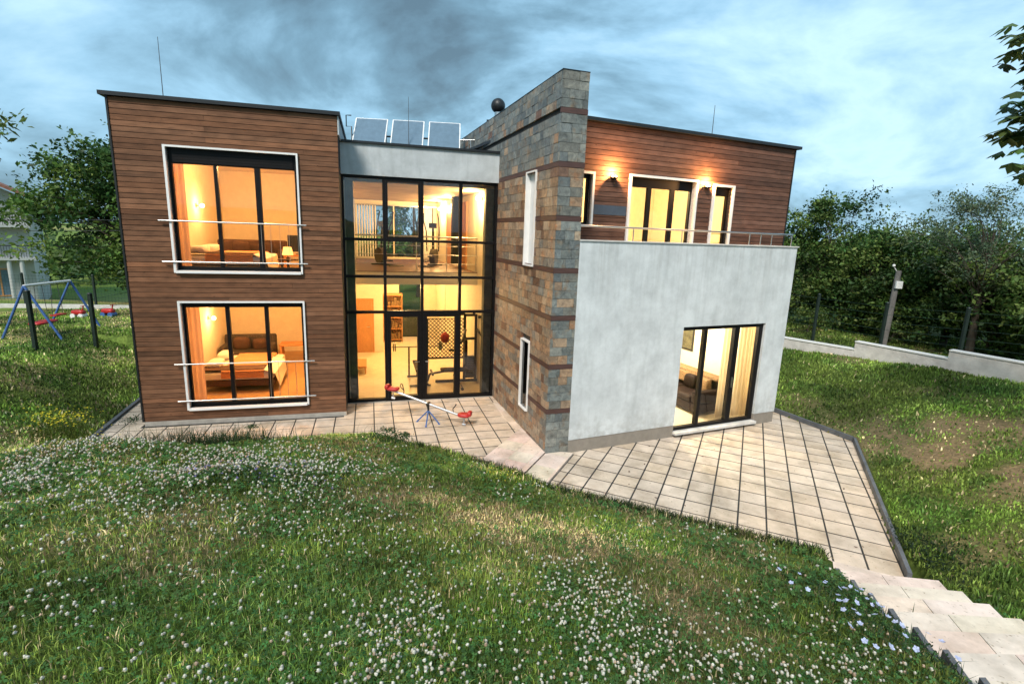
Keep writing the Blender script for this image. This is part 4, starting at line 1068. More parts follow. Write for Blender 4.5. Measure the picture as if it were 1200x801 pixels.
tubes(t, 'leg_developer', [[(.3, .5, .44), (-.1, .5, .38), (-.2, .5, .12)], [(-.2, .25, .15), (-.2, .75, .15)], [(-.05, .25, .42), (-.05, .75, .42)]], .035, M['black'])
t = thing('weight_bench', 'low black weight bench with a barbell beside the gym tower', 'weight bench', G_.p(1.45, 1.1, .012), tG)
tubes(t, 'frame', [[(.2, .1, .03), (.8, .1, .03)], [(.5, .1, .03), (.5, .1, .42), (.5, 1.1, .42), (.5, 1.1, .03)], [(.2, 1.1, .03), (.8, 1.1, .03)], [(.25, 1.0, .03), (.25, 1.0, .95)], [(.75, 1.0, .03), (.75, 1.0, .95)]], .025, M['black'])
m = MB(); m.box(.37, .63, .0, 1.2, .445, .51); obj('pad', m, M['leather'], t, bevel=.02)
m = MB(); m.tube([(-.25, .96, .97), (1.25, .96, .97)], .013, 8)
for x in (-.2, -.15, 1.15, 1.2): m.tube([(x - .012, .96, .97), (x + .012, .96, .97)], .13, 20)
obj('barbell', m, M['black'], t)
t = thing('punch_ball', 'red punch ball hanging in front of the mesh screen', 'punch ball', G_.p(2.72, 1.75, 1.13), tG)
m = MB(); m.lathe([(.001, -.16), (.08, -.13), (.13, -.04), (.13, .05), (.08, .13), (.02, .17), (.001, .175)], (0, 0, .17), 18); obj('ball', m, M['red'], t)
m = MB(); m.tube([(0, 0, .34), (0, 0, 1.70)], .006, 6); obj('cord', m, M['black'], t)
t = thing('mesh_screen', 'dark mesh screen standing behind the gym tower in the hall', 'screen', G_.p(2.24, 2.0, .012), tG)
tubes(t, 'frame', [[(0, 0, 0), (0, 0, 1.82), (1.1, 0, 1.82), (1.1, 0, 0)], [(0, 0, .62), (1.1, 0, .62)]], .03, M['black'])
m = MB()
WM, Z0, Z1, DP = 1.1, .62, 1.82, .115
for i in range(-12, 12):
    x0 = i * DP; t0 = max(0, -x0); t1 = min(Z1 - Z0, WM - x0)
    if t1 - t0 < .04: continue
    for sg in (1, -1):
        xa, xb = (x0 + t0, x0 + t1) if sg > 0 else (WM - x0 - t0, WM - x0 - t1)
        m.tube([(xa, .004 * sg, Z0 + t0), (xb, .004 * sg, Z0 + t1)], .014, 4, caps=False, smooth=False)
obj('mesh', m, M['black'], t)
for k, (u, lab) in enumerate(((2.55, 'dark elliptical trainer with tall handles on the mezzanine near the wall lamps'), (1.2, 'dark elliptical trainer on the mezzanine in front of the blinds'))):
    t = thing('elliptical_trainer', lab, 'exercise machine', G_.p(u, 4.2, 3.2), tG + (0.5 if k else -.4), 'exercise machines on the mezzanine')
    tubes(t, 'frame', [[(0, -.5, .04), (0, .6, .06)], [(-.25, -.5, .03), (.25, -.5, .03)], [(-.25, .6, .03), (.25, .6, .03)], [(0, .45, .06), (0, .35, 1.25)]], .035, M['black'])
    m = MB(); m.tube([(-.09, .45, .32), (.09, .45, .32)], .26, 22); obj('flywheel', m, M['grey_fab'], t)
    for s in (-1, 1): tubes(t, 'handle', [[(.2 * s, .32, .5), (.22 * s, .3, 1.15), (.26 * s, .12, 1.5), (.24 * s, .05, 1.72)]], .022, M['black'])
    for s in (-1, 1):
        m = MB(); m.box(.1 * s - .07, .1 * s + .07, -.35, .05, .25 + .08 * s, .29 + .08 * s); obj('pedal', m, M['black'], t)
    m = MB(); m.box(-.13, .13, .30, .35, 1.252, 1.42); obj('console', m, M['black'], t)
t = thing('shelf_unit', 'tall wooden shelf unit filled with odds and ends at the back of the hall', 'shelf', G_.p(1.08, 7.4, .012), tG)
m = MB(); m.box(0, .03, 0, .35, 0, 1.9); m.box(.72, .75, 0, .35, 0, 1.9); m.box(.03, .72, .33, .35, 0, 1.9); obj('side_panel', m, M['orange_wood'], t)
for k in range(5):
    m = MB(); m.box(.031, .719, .0, .329, .08 + k * .44, .105 + k * .44); obj('shelf', m, M['orange_wood'], t)
m = MB(); rs = random.Random(3)
for k in range(4):
    x = .05
    while x < .66:
        w = rs.uniform(.03, .12); m.box(x, x + w, .05, .28, .107 + k * .44, .107 + k * .44 + rs.uniform(.12, .34)); x += w + rs.uniform(.005, .05)
obj('contents', m, M['pattern'], t)
t = thing('bench', 'low wooden bench by the inner door of the hall', 'bench', G_.p(.13, 2.7, .012), tG)
m = MB(); m.box(0, .34, 0, 1.0, .2, .25); obj('seat', m, M['orange_wood'], t)
legs4(t, .04, .3, .06, .94, .198, .025, M['orange_wood'], sq=True)
t = thing('blind', 'white vertical slat blind drawn across the back window of the mezzanine', 'blind', G_.p(.15, 8.15, 3.3), tG)
m = MB()
for x in [i * .1 for i in range(8)] + [2.55 + i * .06 for i in range(6)]: m.box(x, x + .05, .0, .004, 0, 1.96)
obj('slats', m, M['blind'], t)
m = MB(); m.box(-.02, 3.1, -.02, .02, 1.962, 2.0); obj('head_rail', m, M['steel'], t)

# ------------------------------------------------------------------ on the roofs
sol = thing('solar_collector', 'first flat solar collector from the timber block on the hall roof', 'solar collector', (0, 0, 0), 0, 'solar collectors on the hall roof')
m = MB(); m.box(0.03, .97, 0, .07, 0, 1.66)
o1 = obj('casing', m, M['white'], sol); o1.rotation_euler = (math.radians(-42), 0, 0); o1.location = (0, 0, 0.12)
OFF[o1.name] = np.zeros(3); o1.data.transform(Matrix.Translation((.5, .035, 0)))
m = MB(); m.box(.06, .94, -.006, -.001, .03, 1.63)
o2 = obj('collector_face', m, M['solar'], o1, origin=(0, 0, 0)); o2.location = (0, 0, 0)
m = MB(); m.tube([(.1, 1.2, 0), (.1, 1.17, 1.35)], .02, 6); m.tube([(.9, 1.2, 0), (.9, 1.17, 1.35)], .02, 6); m.tube([(.1, .0, .02), (.1, 1.2, .02)], .02, 6); m.tube([(.9, .0, .02), (.9, 1.2, .02)], .02, 6); obj('stand', m, M['steel'], sol)
m = MB(); m.tube([(-.06, 1.0, .85), (1.1, 1.0, .85)], .025, 8); obj('pipe', m, M['black'], sol)
base = (-4.80, 15.35, ZF - .05)
labs = ['', 'middle flat solar collector of the row of three on the hall roof', 'flat solar collector closest to the stone wall on the hall roof']
for i in range(3):
    o = sol if i == 0 else copy_tree(sol)
    if i: o['label'] = labs[i]
    q = np.array(base[:2]) + i * 1.08 * np.array([math.cos(0.10), math.sin(0.10)])
    o.location = (q[0], q[1], base[2]); o.rotation_euler = (0, 0, 0.10)
t = thing('pipe_bracket', 'thin bent pipe bracket at the end of the solar collectors', 'pipe', (-4.95, 15.9, ZF - .05))
m = MB(); m.tube([(.1, 0, 0), (.1, 0, 1.0), (-.05, 0, 1.0), (-.05, 0, 1.3), (.1, 0, 1.3)], .018, 6); obj('pipe', m, M['black'], t)
t = thing('pipe_run', 'metal pipe running from the solar collectors to the stone wall', 'pipe', (-1.4, 15.6, ZF - .05))
m = MB(); m.tube([(-.3, .4, .75), (.5, .3, .76), (.95, .1, .72)], .02, 6); m.tube([(.0, .35, .0), (.0, .35, .755)], .015, 6); obj('pipe', m, M['steel'], t)
for (p, hh, lab) in (((-8.75, 13.6, ZT + .06), 1.95, 'tall thin lightning rod on the roof of the timber block'), ((-3.2, 15.9, ZF - .05), 1.85, 'thin lightning rod behind the solar collectors'), ((5.10, 14.6, ZT2 + .06), 1.1, 'thin lightning rod on the roof above the balcony')):
    t = thing('lightning_rod', lab, 'lightning rod', p, 0, 'lightning rods on the roofs')
    m = MB(); m.tube([(0, 0, .05), (0, 0, hh)], [.012, .006], 6); obj('rod', m, M['wire'], t)
    m = MB(); m.lathe([(.001, 0), (.09, 0), (.09, .04), (.02, .06), (.001, .06)], (0, 0, 0), 10); obj('foot', m, M['plinth'], t)
t = thing('roof_vent', 'round ball vent on a pipe behind the stone wall top', 'roof vent', (-.62, 15.6, 6.62))
m = MB(); m.box(-.3, .3, -.25, .25, 0, .82); obj('base', m, M['cap'], t)
m = MB(); m.tube([(.0, 0, .82), (0, 0, 1.08)], .1, 12); obj('pipe', m, M['steel'], t)
m = MB()
R0 = .2; m.lathe([(.001, -R0)] + [(R0 * math.cos(a), R0 * math.sin(a)) for a in [(-80 + 10 * k) * PI / 180 for k in range(17)]] + [(.001, R0)], (0, 0, 1.24), 18); obj('turbine', m, M['cap'], t)

# ------------------------------------------------------------------ seesaw
t = thing('seesaw', "child's metal seesaw with red seats standing on the terrace", 'seesaw', (-1.88, 11.42, 0))
dv = Vector((.90, -.12, -.27)); up = Vector((0, 0, 1)); sd2 = Vector((.12, .99, 0)).normalized(); pv = Vector((0, 0, .46))
m = MB(); m.tube([tuple(pv - dv * 1.0), tuple(pv + dv * .97)], .028, 12); obj('beam', m, M['silver'], t)
for a in (math.radians(172), math.radians(-15), math.radians(-92)):
    m = MB(); m.tube([(0, 0, .30), (.27 * math.cos(a), .27 * math.sin(a), .012)], .016, 8); m.tube([(.27 * math.cos(a), .27 * math.sin(a), .0), (.27 * math.cos(a), .27 * math.sin(a), .014)], .03, 8); obj('leg', m, M['blue'], t)
m = MB(); m.tube([(0, 0, .24), (0, 0, .43)], .024, 10); m.tube([tuple(pv - sd2 * .06), tuple(pv + sd2 * .06)], .04, 12); obj('pivot', m, M['black'], t)
for s in (-1, 1):
    c = pv + dv * (.93 * s) + up * .05
    m = MB(); m.pillow((c.x, c.y, c.z), .15, .11, .05, math.atan2(dv.y, dv.x), 0, ex=.7); m.pillow((c.x + .13 * s, c.y - .01 * s, c.z + .04), .05, .1, .06, math.atan2(dv.y, dv.x), 0); obj('seat', m, M['red'], t)
    h = pv + dv * (.66 * s); m = MB()
    m.tube([tuple(h), tuple(h + up * .1 + dv * (-.02 * s)), tuple(h + up * .2 + sd2 * .08 + dv * (.05 * s)), tuple(h + up * .24 + dv * (.06 * s)), tuple(h + up * .2 - sd2 * .08 + dv * (.05 * s)), tuple(h + up * .1 + dv * (-.02 * s))], .011, 6); obj('handle', m, M['black'], t)
    f = pv + dv * (.93 * s); m = MB(); m.tube([tuple(f), tuple(f + Vector((0, 0, -.17)))], .018, 8); m.tube([tuple(f + Vector((-.04, 0, -.17))), tuple(f + Vector((.04, 0, -.185)))], .03, 8); obj('bumper', m, M['silver'], t)

# ------------------------------------------------------------------ swing set on the lawn
zl = .8
t = thing('swing_set', "child's blue swing set with a white top bar on the lawn", 'swing set', (-14.4, 15.9, gz(-14.4, 15.9)))
zb = gz(-14.4, 15.9)
def rel(x, y, z): return (x + 14.4, y - 15.9, z - zb)
A1 = rel(-14.35, 15.1, 2.38); A2 = rel(-14.6, 17.0, 2.36)
m = MB(); m.tube([A1, A2], .04, 10); obj('top_bar', m, M['white'], t)
for a, (x, y) in ((A1, (-15.0, 14.85)), (A1, (-13.5, 15.2)), (A2, (-13.95, 17.2)), (A2, (-15.3, 16.8))):
    m = MB(); m.tube([a, rel(x, y, gz(x, y) - .03)], .035, 8); obj('leg', m, M['blue'], t)
def mid(f): return Vector(A1).lerp(Vector(A2), f)
for f, w in ((.28, .5), (.62, .24)):
    c = mid(f); s = MB(); zz = .42 if f < .5 else .55
    if f < .5: s.pillow((c.x, c.y, zz), .2, .42, .05, 0.1)
    else: s.box(c.x - .1, c.x + .1, c.y - .2, c.y + .2, zz - .02, zz + .02)
    so_ = obj('seat', s, M['red'], t)
    s = MB()
    for yy in (-.2, .2): s.tube([(c.x, c.y + yy * .6, c.z), (c.x, c.y + yy, zz)], .009, 5)
    obj('rope', s, M['wire'], so_)
for (x, y, lab) in ((-15.9, 18.7, "small red and white ride-on toy behind the swings"), (-15.2, 19.2, 'low red plastic toy beside the lawn edge')):
    z0 = gz(x, y); t = thing('garden_toy', lab, 'toy', (x, y, z0))
    m = MB(); m.pillow((0, 0, .22), .22, .12, .09); m.tube([(.14, 0, .24), (.2, 0, .46)], .022, 8); m.tube([(.2, -.12, .46), (.2, .12, .46)], .014, 8); obj('body', m, M['red'], t)
    for a in (-.2, .2):
        m = MB(); m.tube([(a * .7, -.13, .09), (a * .7, .13, .09)], .09, 16); obj('wheel', m, M['white' if y < 19 else 'blue'], t)

# ------------------------------------------------------------------ fences, low wall, pole, cables
def fence(label, pts, h, post_r, lines, mesh, group=None, tops=0.0, catname='fence'):
    x0, y0 = pts[0]; t = thing('fence', label, catname, (x0, y0, gz(x0, y0)), world=True)
    for (x, y) in pts:
        z = gz(x, y); m = MB(); m.box(x - post_r, x + post_r, y - post_r, y + post_r, z - .2, z + h); m.lathe([(post_r * 1.5, h), (post_r * 1.5, h + .02), (.001, h + .05)], (x, y, z), 8); obj('post', m, M['postgreen'], t)
    m = MB()
    for (a, b) in zip(pts[:-1], pts[1:]):
        za, zb_ = gz(*a), gz(*b)
        for k in range(lines):
            f = (k + .5) / lines * h
            m.tube([(a[0], a[1], za + f), (b[0], b[1], zb_ + f)], .005, 4, caps=False, smooth=False)
        if mesh:
            ln = math.hypot(b[0] - a[0], b[1] - a[1]); n = int(ln / mesh)
            for i in range(n + 1):
                q = i / max(1, n); x, y, z = a[0] + (b[0] - a[0]) * q, a[1] + (b[1] - a[1]) * q, za + (zb_ - za) * q
                m.tube([(x, y, z + .03), (x, y, z + h * .97)], .0035, 3, caps=False, smooth=False)
    if m.v: obj('wires', m, M['net'], t)
    return t
fence('dark post and wire fence along the top of the lawn bank', [(-16.2, 10.7), (-14.6, 12.2), (-13.04, 13.79), (-12.4, 15.05), (-12.0, 17.5)], 1.62, .045, 5, 0)
fence('green mesh fence at the far edge of the lawn', [(-27, 19.3), (-24.5, 19.7), (-22, 20.1), (-19.5, 20.5), (-17.0, 20.9), (-14.5, 21.3), (-12, 21.7)], 1.35, .035, 10, .12)
t = thing('edging_wall', 'low white concrete edge along the far side of the lawn', 'wall', (-20, 20.0, gz(-20, 20)), world=True)
m = MB()
for k in range(8):
    x = -27 + k * 2; y = 19.1 + k * .32
    m.prism([(x, y), (x + 1.99, y + .318), (x + 1.99, y + .47), (x, y + .15)], gz(x + 1, y) - .3, gz(x + 1, y) + .16)
obj('wall_body', m, M['concrete'], t)
t = thing('garden_wall', 'low pale concrete wall stepping up beside the hedge', 'wall', (11.0, 16, .9), world=True)
WP = [(8.3, 19.6), (11.05, 16.35), (12.25, 14.2), (13.9, 11.2)]
for k, (a, b) in enumerate(zip(WP[:-1], WP[1:])):
    a = np.array(a); b = np.array(b); d = (b - a) / np.linalg.norm(b - a); n = np.array([-d[1], d[0]]) * .1
    zt = [1.10, 1.36, 1.60][k]
    m = MB(); b2 = b - d * .004
    m.prism([tuple(a - n), tuple(b2 - n), tuple(b2 + n), tuple(a + n)], .3, zt); s_ = obj('wall_segment', m, M['concrete'], t)
    m = MB(); n2 = n * 1.25; m.prism([tuple(a - n2), tuple(b2 - n2), tuple(b2 + n2), tuple(a + n2)], zt + .002, zt + .035); obj('coping', m, M['white'], s_)
fence('dark green wire fence in front of the hedge', [(9.2, 20.6), (11.0, 18.7), (12.2, 16.9), (13.2, 15.0), (14.6, 12.6)], 1.75, .04, 7, 0)
px, py = 13.0, 17.9; pz = gz(px, py)
t = thing('utility_pole', 'leaning weathered wooden pole with a small white box', 'pole', (px, py, pz))
m = MB(); m.tube([(0, 0, -.2), (.06, .0, 1.2), (.1, 0, 2.85)], [.11, .1, .085], 10); obj('pole', m, M['oldwood'], t)
m = MB(); m.box(-.02, .2, -.17, -.09, 2.25, 2.5); obj('junction_box', m, M['white'], t, bevel=.01)
m = MB(); m.tube([(.05, 0, 2.8), (-.1, 0, 2.98)], .015, 6); m.lathe([(.001, 0), (.05, .01), (.04, .08), (.001, .09)], (-.1, 0, 2.97), 10); obj('insulator', m, M['white'], t)
for k, (z0, z1, lab) in enumerate(((4.75, 4.65, 'upper thin cable crossing in front of the walnut tree'), (4.25, 4.22, 'lower thin cable crossing in front of the walnut tree'))):
    m = MB(); pts = [(-38 + 26 * i / 12, 21.5 + .1 * i, z0 + (z1 - z0) * i / 12 - .5 * (1 - ((i - 6) / 6) ** 2)) for i in range(13)]
    m.tube(pts, .012, 5); tag(obj('overhead_cable', m, M['wire']), lab, 'cable', 'overhead cables')

# ------------------------------------------------------------------ neighbouring house
nb = thing('neighbour_house', 'white two balcony neighbouring house beyond the lawn under a brown tiled roof', 'house', (-46, 46, -3.2), world=True)
NB = F(-37.2, 40.3, 0.66)
HN = [(-4.2, -2.2, .1 + 1.0, 3.0 - .2), (-1.2, -.35, 1.1, 2.8)]
def np_(name, mb, mat, parent=None): return obj(name, mb, mat, parent or nb)
m = MB()
m.box(-14, 0, 0, 11, -4.6, 4.75, NB); np_('wall', m, M['nwall'])
m = MB()
ey = 4.7; rx = -7
P = [NB.p(1.0, -1.3, ey - .1), NB.p(1.0, 12, ey - .1), NB.p(rx, 12, 8.6), NB.p(rx, -1.3, 8.6), NB.p(-15, 12, ey - .1), NB.p(-15, -1.3, ey - .1)]
Q = [(p[0], p[1], p[2] - .22) for p in P]
m.add(P + Q, [(0, 1, 2, 3), (3, 2, 4, 5), (6, 9, 8, 7), (9, 11, 10, 8), (0, 3, 9, 6), (3, 5, 11, 9), (1, 7, 8, 2), (2, 8, 10, 4), (0, 6, 7, 1), (5, 4, 10, 11)]); rf = np_('roof', m, M['rooftile'])
m = MB(); m.box(-5.2, -4.4, 4, 4.8, 7.2, 9.6, NB); np_('chimney', m, M['nwall'], rf)
m = MB(); m.add([NB.p(0, 0, 4.751), NB.p(-14, 0, 4.751), NB.p(rx, 0, 8.35)], [(0, 1, 2)]); np_('gable', m, M['nwall'])
for zf in (2.75, .35):
    m = MB(); m.box(-13, .25, -1.2, -.01, zf - .18, zf, NB); b_ = np_('balcony', m, M['nwall'])
    m = MB(); m.box(-13, .25, -1.2, -1.15, zf + .86, zf + .93, NB)
    for i in range(88): m.box(-13 + i * .15, -12.975 + i * .15, -1.19, -1.16, zf + .001, zf + .859, NB)
    m.box(.2, .25, -1.149, -.02, zf + .86, zf + .93, NB)
    np_('railing', m, M['black'], b_)
def nwin(u0, u1, z0, z1, n=0):
    m = MB(); w = .09; n0, n1 = -.06, .03
    m.box(u0, u0 + w, n0, n1, z0, z1, NB); m.box(u1 - w, u1, n0, n1, z0, z1, NB); m.box(u0 + w, u1 - w, n0, n1, z0, z0 + w, NB); m.box(u0 + w, u1 - w, n0, n1, z1 - w, z1, NB)
    c = (u0 + u1) / 2; m.box(c - .05, c + .05, n0, n1, z0 + w, z1 - w, NB); o = np_('window', m, M['orange_wood'])
    g = MB(); g.box(u0 + w, u1 - w, -.03, -.012, z0 + w, z1 - w, NB); np_('pane', g, M['solar'], o)
for a in ((-3.6, -2.0, 1.0, 2.35), (-6.6, -5.0, .5, 2.35), (-3.9, -2.8, 2.85, 4.3), (-7.2, -5.7, 2.85, 4.4), (-2.6, -1.4, -2.6, -.5), (-5.5, -4, -2.2, -.6)): nwin(*a)
nb.location.z += 1.0
for u in (-.6, -1.3): 
    m = MB(); m.tube([NB.p(u, -1.0, -4.4), NB.p(u, -1.0, .17)], .14, 10); np_('porch_column', m, M['nwall'])
# ------------------------------------------------------------------ trees
def leaf_arrays(pos, size, nrm, cols, fold=0.25, aspect=0.5, rng=RNG):
    """one folded leaf (two triangles sharing a midrib... four vertices) per position"""
    n = len(pos)
    a = rng.normal(size=(n, 3)); a -= (a * nrm).sum(1, keepdims=True) * nrm
    a /= np.linalg.norm(a, axis=1, keepdims=True) + 1e-9
    b = np.cross(nrm, a)
    s = size[:, None]
    V = np.stack([pos - a * s * .5, pos + b * s * aspect * .5 + nrm * s * fold * .3, pos + a * s * .5, pos - b * s * aspect * .5 + nrm * s * fold * .3], 1).reshape(-1, 3)
    i = np.arange(n)[:, None] * 4
    Fc = np.concatenate([i + 0, i + 2, i + 1, i + 0, i + 3, i + 2], 1).reshape(-1)
    C = np.repeat(cols, 4, 0)
    return V, Fc, np.full(2 * n, 3, np.int32), C
def rand_unit(n, rng=RNG):
    v = rng.normal(size=(n, 3)); return v / np.linalg.norm(v, axis=1, keepdims=True)
def tree(name, label, cat, base, height, rad, trunk_r, n_clump, per, leaf, cols, group=None, crown_from=0.3, lean=(0, 0), squash=1.0, clump_r=0.5, seed=1, mat='leaf', aspect=0.55, palm=False, limbs=None, droop=0.0, top_bias=0.0, open_=0.0):
    """trunk with limbs to each leaf clump, leaves as single folded blades"""
    rng = np.random.default_rng(seed)
    t = thing(name, label, cat, base, 0, group)
    cz0 = height * crown_from; ch = height - cz0
    cl = []
    if limbs is not None:
        cl = [np.array(q, float) for q in limbs]
    while len(cl) < n_clump:
        d = rand_unit(1, rng)[0]; r = rng.uniform(0.45, 1.0) ** (0.6)
        w = 1.0 + 0.28 * math.sin(3 * math.atan2(d[1], d[0]) + seed) + rng.normal(0, 0.10)
        p = np.array([d[0] * rad * r * w, d[1] * rad * r * w * squash, cz0 + ch * (0.5 + 0.5 * d[2] * r)])
        p[:2] += np.array(lean) * (p[2] / height)
        cl.append(p)
    m = MB()
    th = (cz0 + ch * 0.55) if limbs is None else height * .8
    tp = [np.array([lean[0] * f * .7 + .12 * math.sin(f * 5 + seed) * f, lean[1] * f * .7 + .1 * math.cos(f * 4 + seed) * f, -0.2 + (th + .2) * f]) for f in np.linspace(0, 1, 7)]
    m.tube(tp, [trunk_r * (1.25 - f * .95) for f in np.linspace(0, 1, 7)], 9)
    obj('trunk', m, M['bark'], t, origin=(0, 0, 0))
    m = MB()
    for c in cl:
        f = min(.95, max(.25, (c[2] / max(th, .1)) * .75 - rng.uniform(0, .15))); k = f * 6; i = min(5, int(k)); s = tp[i] + (tp[i + 1] - tp[i]) * (k - i)
        mdl = s * .5 + c * .5 + np.array([0, 0, .12 * np.linalg.norm(c - s)]) + rng.normal(0, .06, 3)
        r0 = trunk_r * (1.25 - f * .95) * .34
        m.tube([s, s * .72 + mdl * .28 + rng.normal(0, .03, 3), mdl, mdl * .5 + c * .5 + rng.normal(0, .05, 3), c], [r0, r0 * .75, r0 * .5, r0 * .3, .006], 5, caps=False)
    obj('limbs', m, M['bark'], t, origin=(0, 0, 0))
    P = []; S = []; C = []; Nn = []
    for c in cl:
        n = int(per * rng.uniform(.6, 1.35)); cr_ = clump_r * rng.uniform(.65, 1.3)
        q = rng.normal(size=(n, 3)) * np.array([cr_, cr_, cr_ * .62]) * .62
        q[:, 2] -= droop * np.abs(rng.normal(size=n)) * cr_
        # leaves gather on a few twigs so that the clump stays ragged
        nt_ = max(3, n // 26); tw = rng.normal(size=(nt_, 3)) * np.array([cr_, cr_, cr_ * .65]) * .85
        k = rng.integers(0, nt_, n); mixw = rng.uniform(.25, 1, (n, 1)); q = q * (1 - mixw) * .6 + tw[k] * mixw + rng.normal(0, leaf * .8, (n, 3))
        P.append(c + q); S.append(leaf * rng.uniform(.45, 1.55, n))
        base_c = np.array(cols[rng.integers(len(cols))]) * rng.uniform(.75, 1.25)
        cc = base_c[None] * rng.uniform(.65, 1.4, (n, 1)); cc[:, 0] *= rng.uniform(.85, 1.3, n)
        C.append(cc)
        nn = rand_unit(n, rng) + np.array([0, 0, .8]); Nn.append(nn / np.linalg.norm(nn, axis=1, keepdims=True))
    if palm:
        p0 = np.concatenate(P); s0 = np.concatenate(S); c0 = np.concatenate(C); n = len(p0); a0 = rng.uniform(0, 6.28, n); Vs = []
        for j in range(6):
            a = a0 + (j - 2.5) * .62; ln = s0 * (1.0 - .09 * abs(j - 2.5)); dn = -rng.uniform(.25, .9, n)
            d = np.stack([np.cos(a), np.sin(a), dn], 1); d /= np.linalg.norm(d, axis=1, keepdims=True); e = np.stack([-np.sin(a), np.cos(a), rng.normal(0, .3, n)], 1)
            Vs.append(np.stack([p0, p0 + d * (ln * .62)[:, None] + e * (ln * .2)[:, None], p0 + d * ln[:, None], p0 + d * (ln * .62)[:, None] - e * (ln * .2)[:, None]], 1))
        V = np.stack(Vs, 1).reshape(-1, 3); Fc = np.arange(len(V)); lt = np.full(len(V) // 4, 4, np.int32); CC = np.repeat(c0, 24, 0)
    else:
        V, Fc, lt, CC = leaf_arrays(np.concatenate(P), np.concatenate(S), np.concatenate(Nn), np.concatenate(C), aspect=aspect, rng=rng)
    npobj('crown', V, Fc, lt, M[mat], CC, parent=t)
    return t
DK = [(.026, .060, .016), (.038, .082, .020), (.052, .10, .022), (.085, .14, .03)]
MD = [(.042, .10, .022), (.07, .14, .028), (.032, .075, .020), (.11, .18, .04)]
def at_g(x, y): return (x, y, gz(x, y) - .05)
tree('walnut_tree', 'large leafy walnut tree beside the timber block beyond the lawn', 'tree', at_g(-17.8, 24.6), 7.4, 3.4, .24, 150, 240, .18, [(.05, .12, .026), (.085, .165, .032), (.035, .085, .022), (.13, .21, .045)], seed=3, crown_from=.10, clump_r=.75)
tree('walnut_tree', 'darker tree behind the large walnut, close to the timber block', 'tree', at_g(-17.2, 27.5), 7.6, 3.2, .2, 90, 220, .18, DK, seed=8, crown_from=.10, clump_r=.75)
tree('ash_tree', 'tree reaching in over the lawn with feathery branches, its trunk out of view', 'tree', at_g(-10.6, 7.4), 5.9, 2.0, .16, 34, 90, .10, DK, seed=5, crown_from=.55, clump_r=.32, aspect=.38, limbs=[(3.75, -.2, 4.62), (3.35, -.3, 4.75), (3.0, .1, 4.55), (3.2, .0, 3.95), (2.8, -.2, 4.1), (2.4, .2, 4.6)], droop=.4)
HT = [  # x, y, height, radius, seed : the hedge trees beyond the low wall
    (10.6, 23.4, 4.2, 1.7, 1), (12.0, 22.8, 4.5, 1.6, 2), (13.35, 22.3, 6.0, 1.1, 3), (14.2, 20.9, 4.0, 1.5, 4), (15.2, 20.0, 4.2, 1.6, 5), (15.5, 18.4, 3.8, 1.5, 6),
    (15.9, 17.0, 3.7, 1.5, 7), (16.2, 15.6, 3.6, 1.5, 8), (16.8, 14.0, 4.0, 1.6, 9), (16.4, 23.0, 4.6, 1.8, 10), (18.2, 20.4, 4.5, 1.8, 11), (19.4, 17.6, 4.4, 1.8, 12)]
HL_ = ['dense hedge tree closest to the pale block', 'round dense hedge tree next to the pale block', 'tallest and slimmest tree of the hedge', 'low bushy hedge tree behind the utility pole',
       'bushy hedge tree just past the utility pole', 'bushy hedge tree in the middle of the hedge behind the wire fence', 'hedge tree with bare lower trunk behind the second wall step', 'hedge tree with bare lower trunk behind the third wall segment',
       'last hedge tree above the high end of the low wall', 'far hedge tree behind the bushy trees past the utility pole', 'far hedge tree showing between the trunks', 'far hedge tree under the pale spreading tree']
for (x, y, h, r, s), lab in zip(HT, HL_):
    tree('hedge_tree', lab, 'tree', at_g(x, y), h, r * 1.1, .11, 62, 230, .125, [DK[1], MD[1], DK[3], MD[3], MD[0]] if s % 3 else MD, 'trees of the hedge', seed=20 + s, crown_from=.05 if s < 6 else .17, clump_r=.6)
tree('acacia_tree', 'pale feathery spreading tree rising over the hedge', 'tree', at_g(14.7, 16.4), 5.3, 2.5, .11, 46, 280, .085, [(.08, .13, .07), (.10, .15, .08), (.12, .17, .09)], seed=40, crown_from=.50, clump_r=.55, aspect=.45)
tree('chestnut_tree', 'dark large leaved tree with branches hanging into the sky', 'tree', at_g(10.0, 7.9), 7.0, 1.5, .16, 24, 30, .20, [(.04, .08, .03), (.06, .11, .03)], seed=41, crown_from=.55, clump_r=.26, palm=True,
     limbs=[(-3.55, -.9, 5.95), (-3.2, -.8, 5.75), (-3.6, -.9, 5.25), (-3.35, -.8, 5.0), (-3.2, -.9, 4.65), (-3.05, -.7, 4.3), (-3.05, -.8, 5.5), (-2.95, -.8, 6.0)], droop=.5)
# undergrowth below the hedge trees and trees seen through the hall
for i, (x, y, r, s, lab) in enumerate(((11.9, 20.6, .8, 60, 'low light green shrub at the foot of the hedge near the pale block'), (14.0, 18.9, .8, 61, 'low light green shrub behind the wire fence past the pole'), (16.0, 16.8, .7, 62, 'low light green shrub between wire fence and bare trunks'))):
    tree('shrub', lab, 'shrub', at_g(x, y), 1.0, r, .03, 14, 110, .09, [(.06, .11, .025), (.09, .14, .03)], 'shrubs under the hedge', seed=s, crown_from=.05, clump_r=.35)
tree('garden_tree', 'green tree seen through the back windows of the hall', 'tree', at_g(-5.2, 28.5), 6.6, 2.4, .16, 50, 130, .17, MD, seed=50, crown_from=.15, clump_r=.6, group='trees behind the house')
tree('garden_tree', 'second green tree seen through the hall back windows, nearer the stone wall', 'tree', at_g(-1.6, 30.5), 6.4, 2.4, .16, 50, 130, .17, DK, seed=51, crown_from=.15, clump_r=.6, group='trees behind the house')
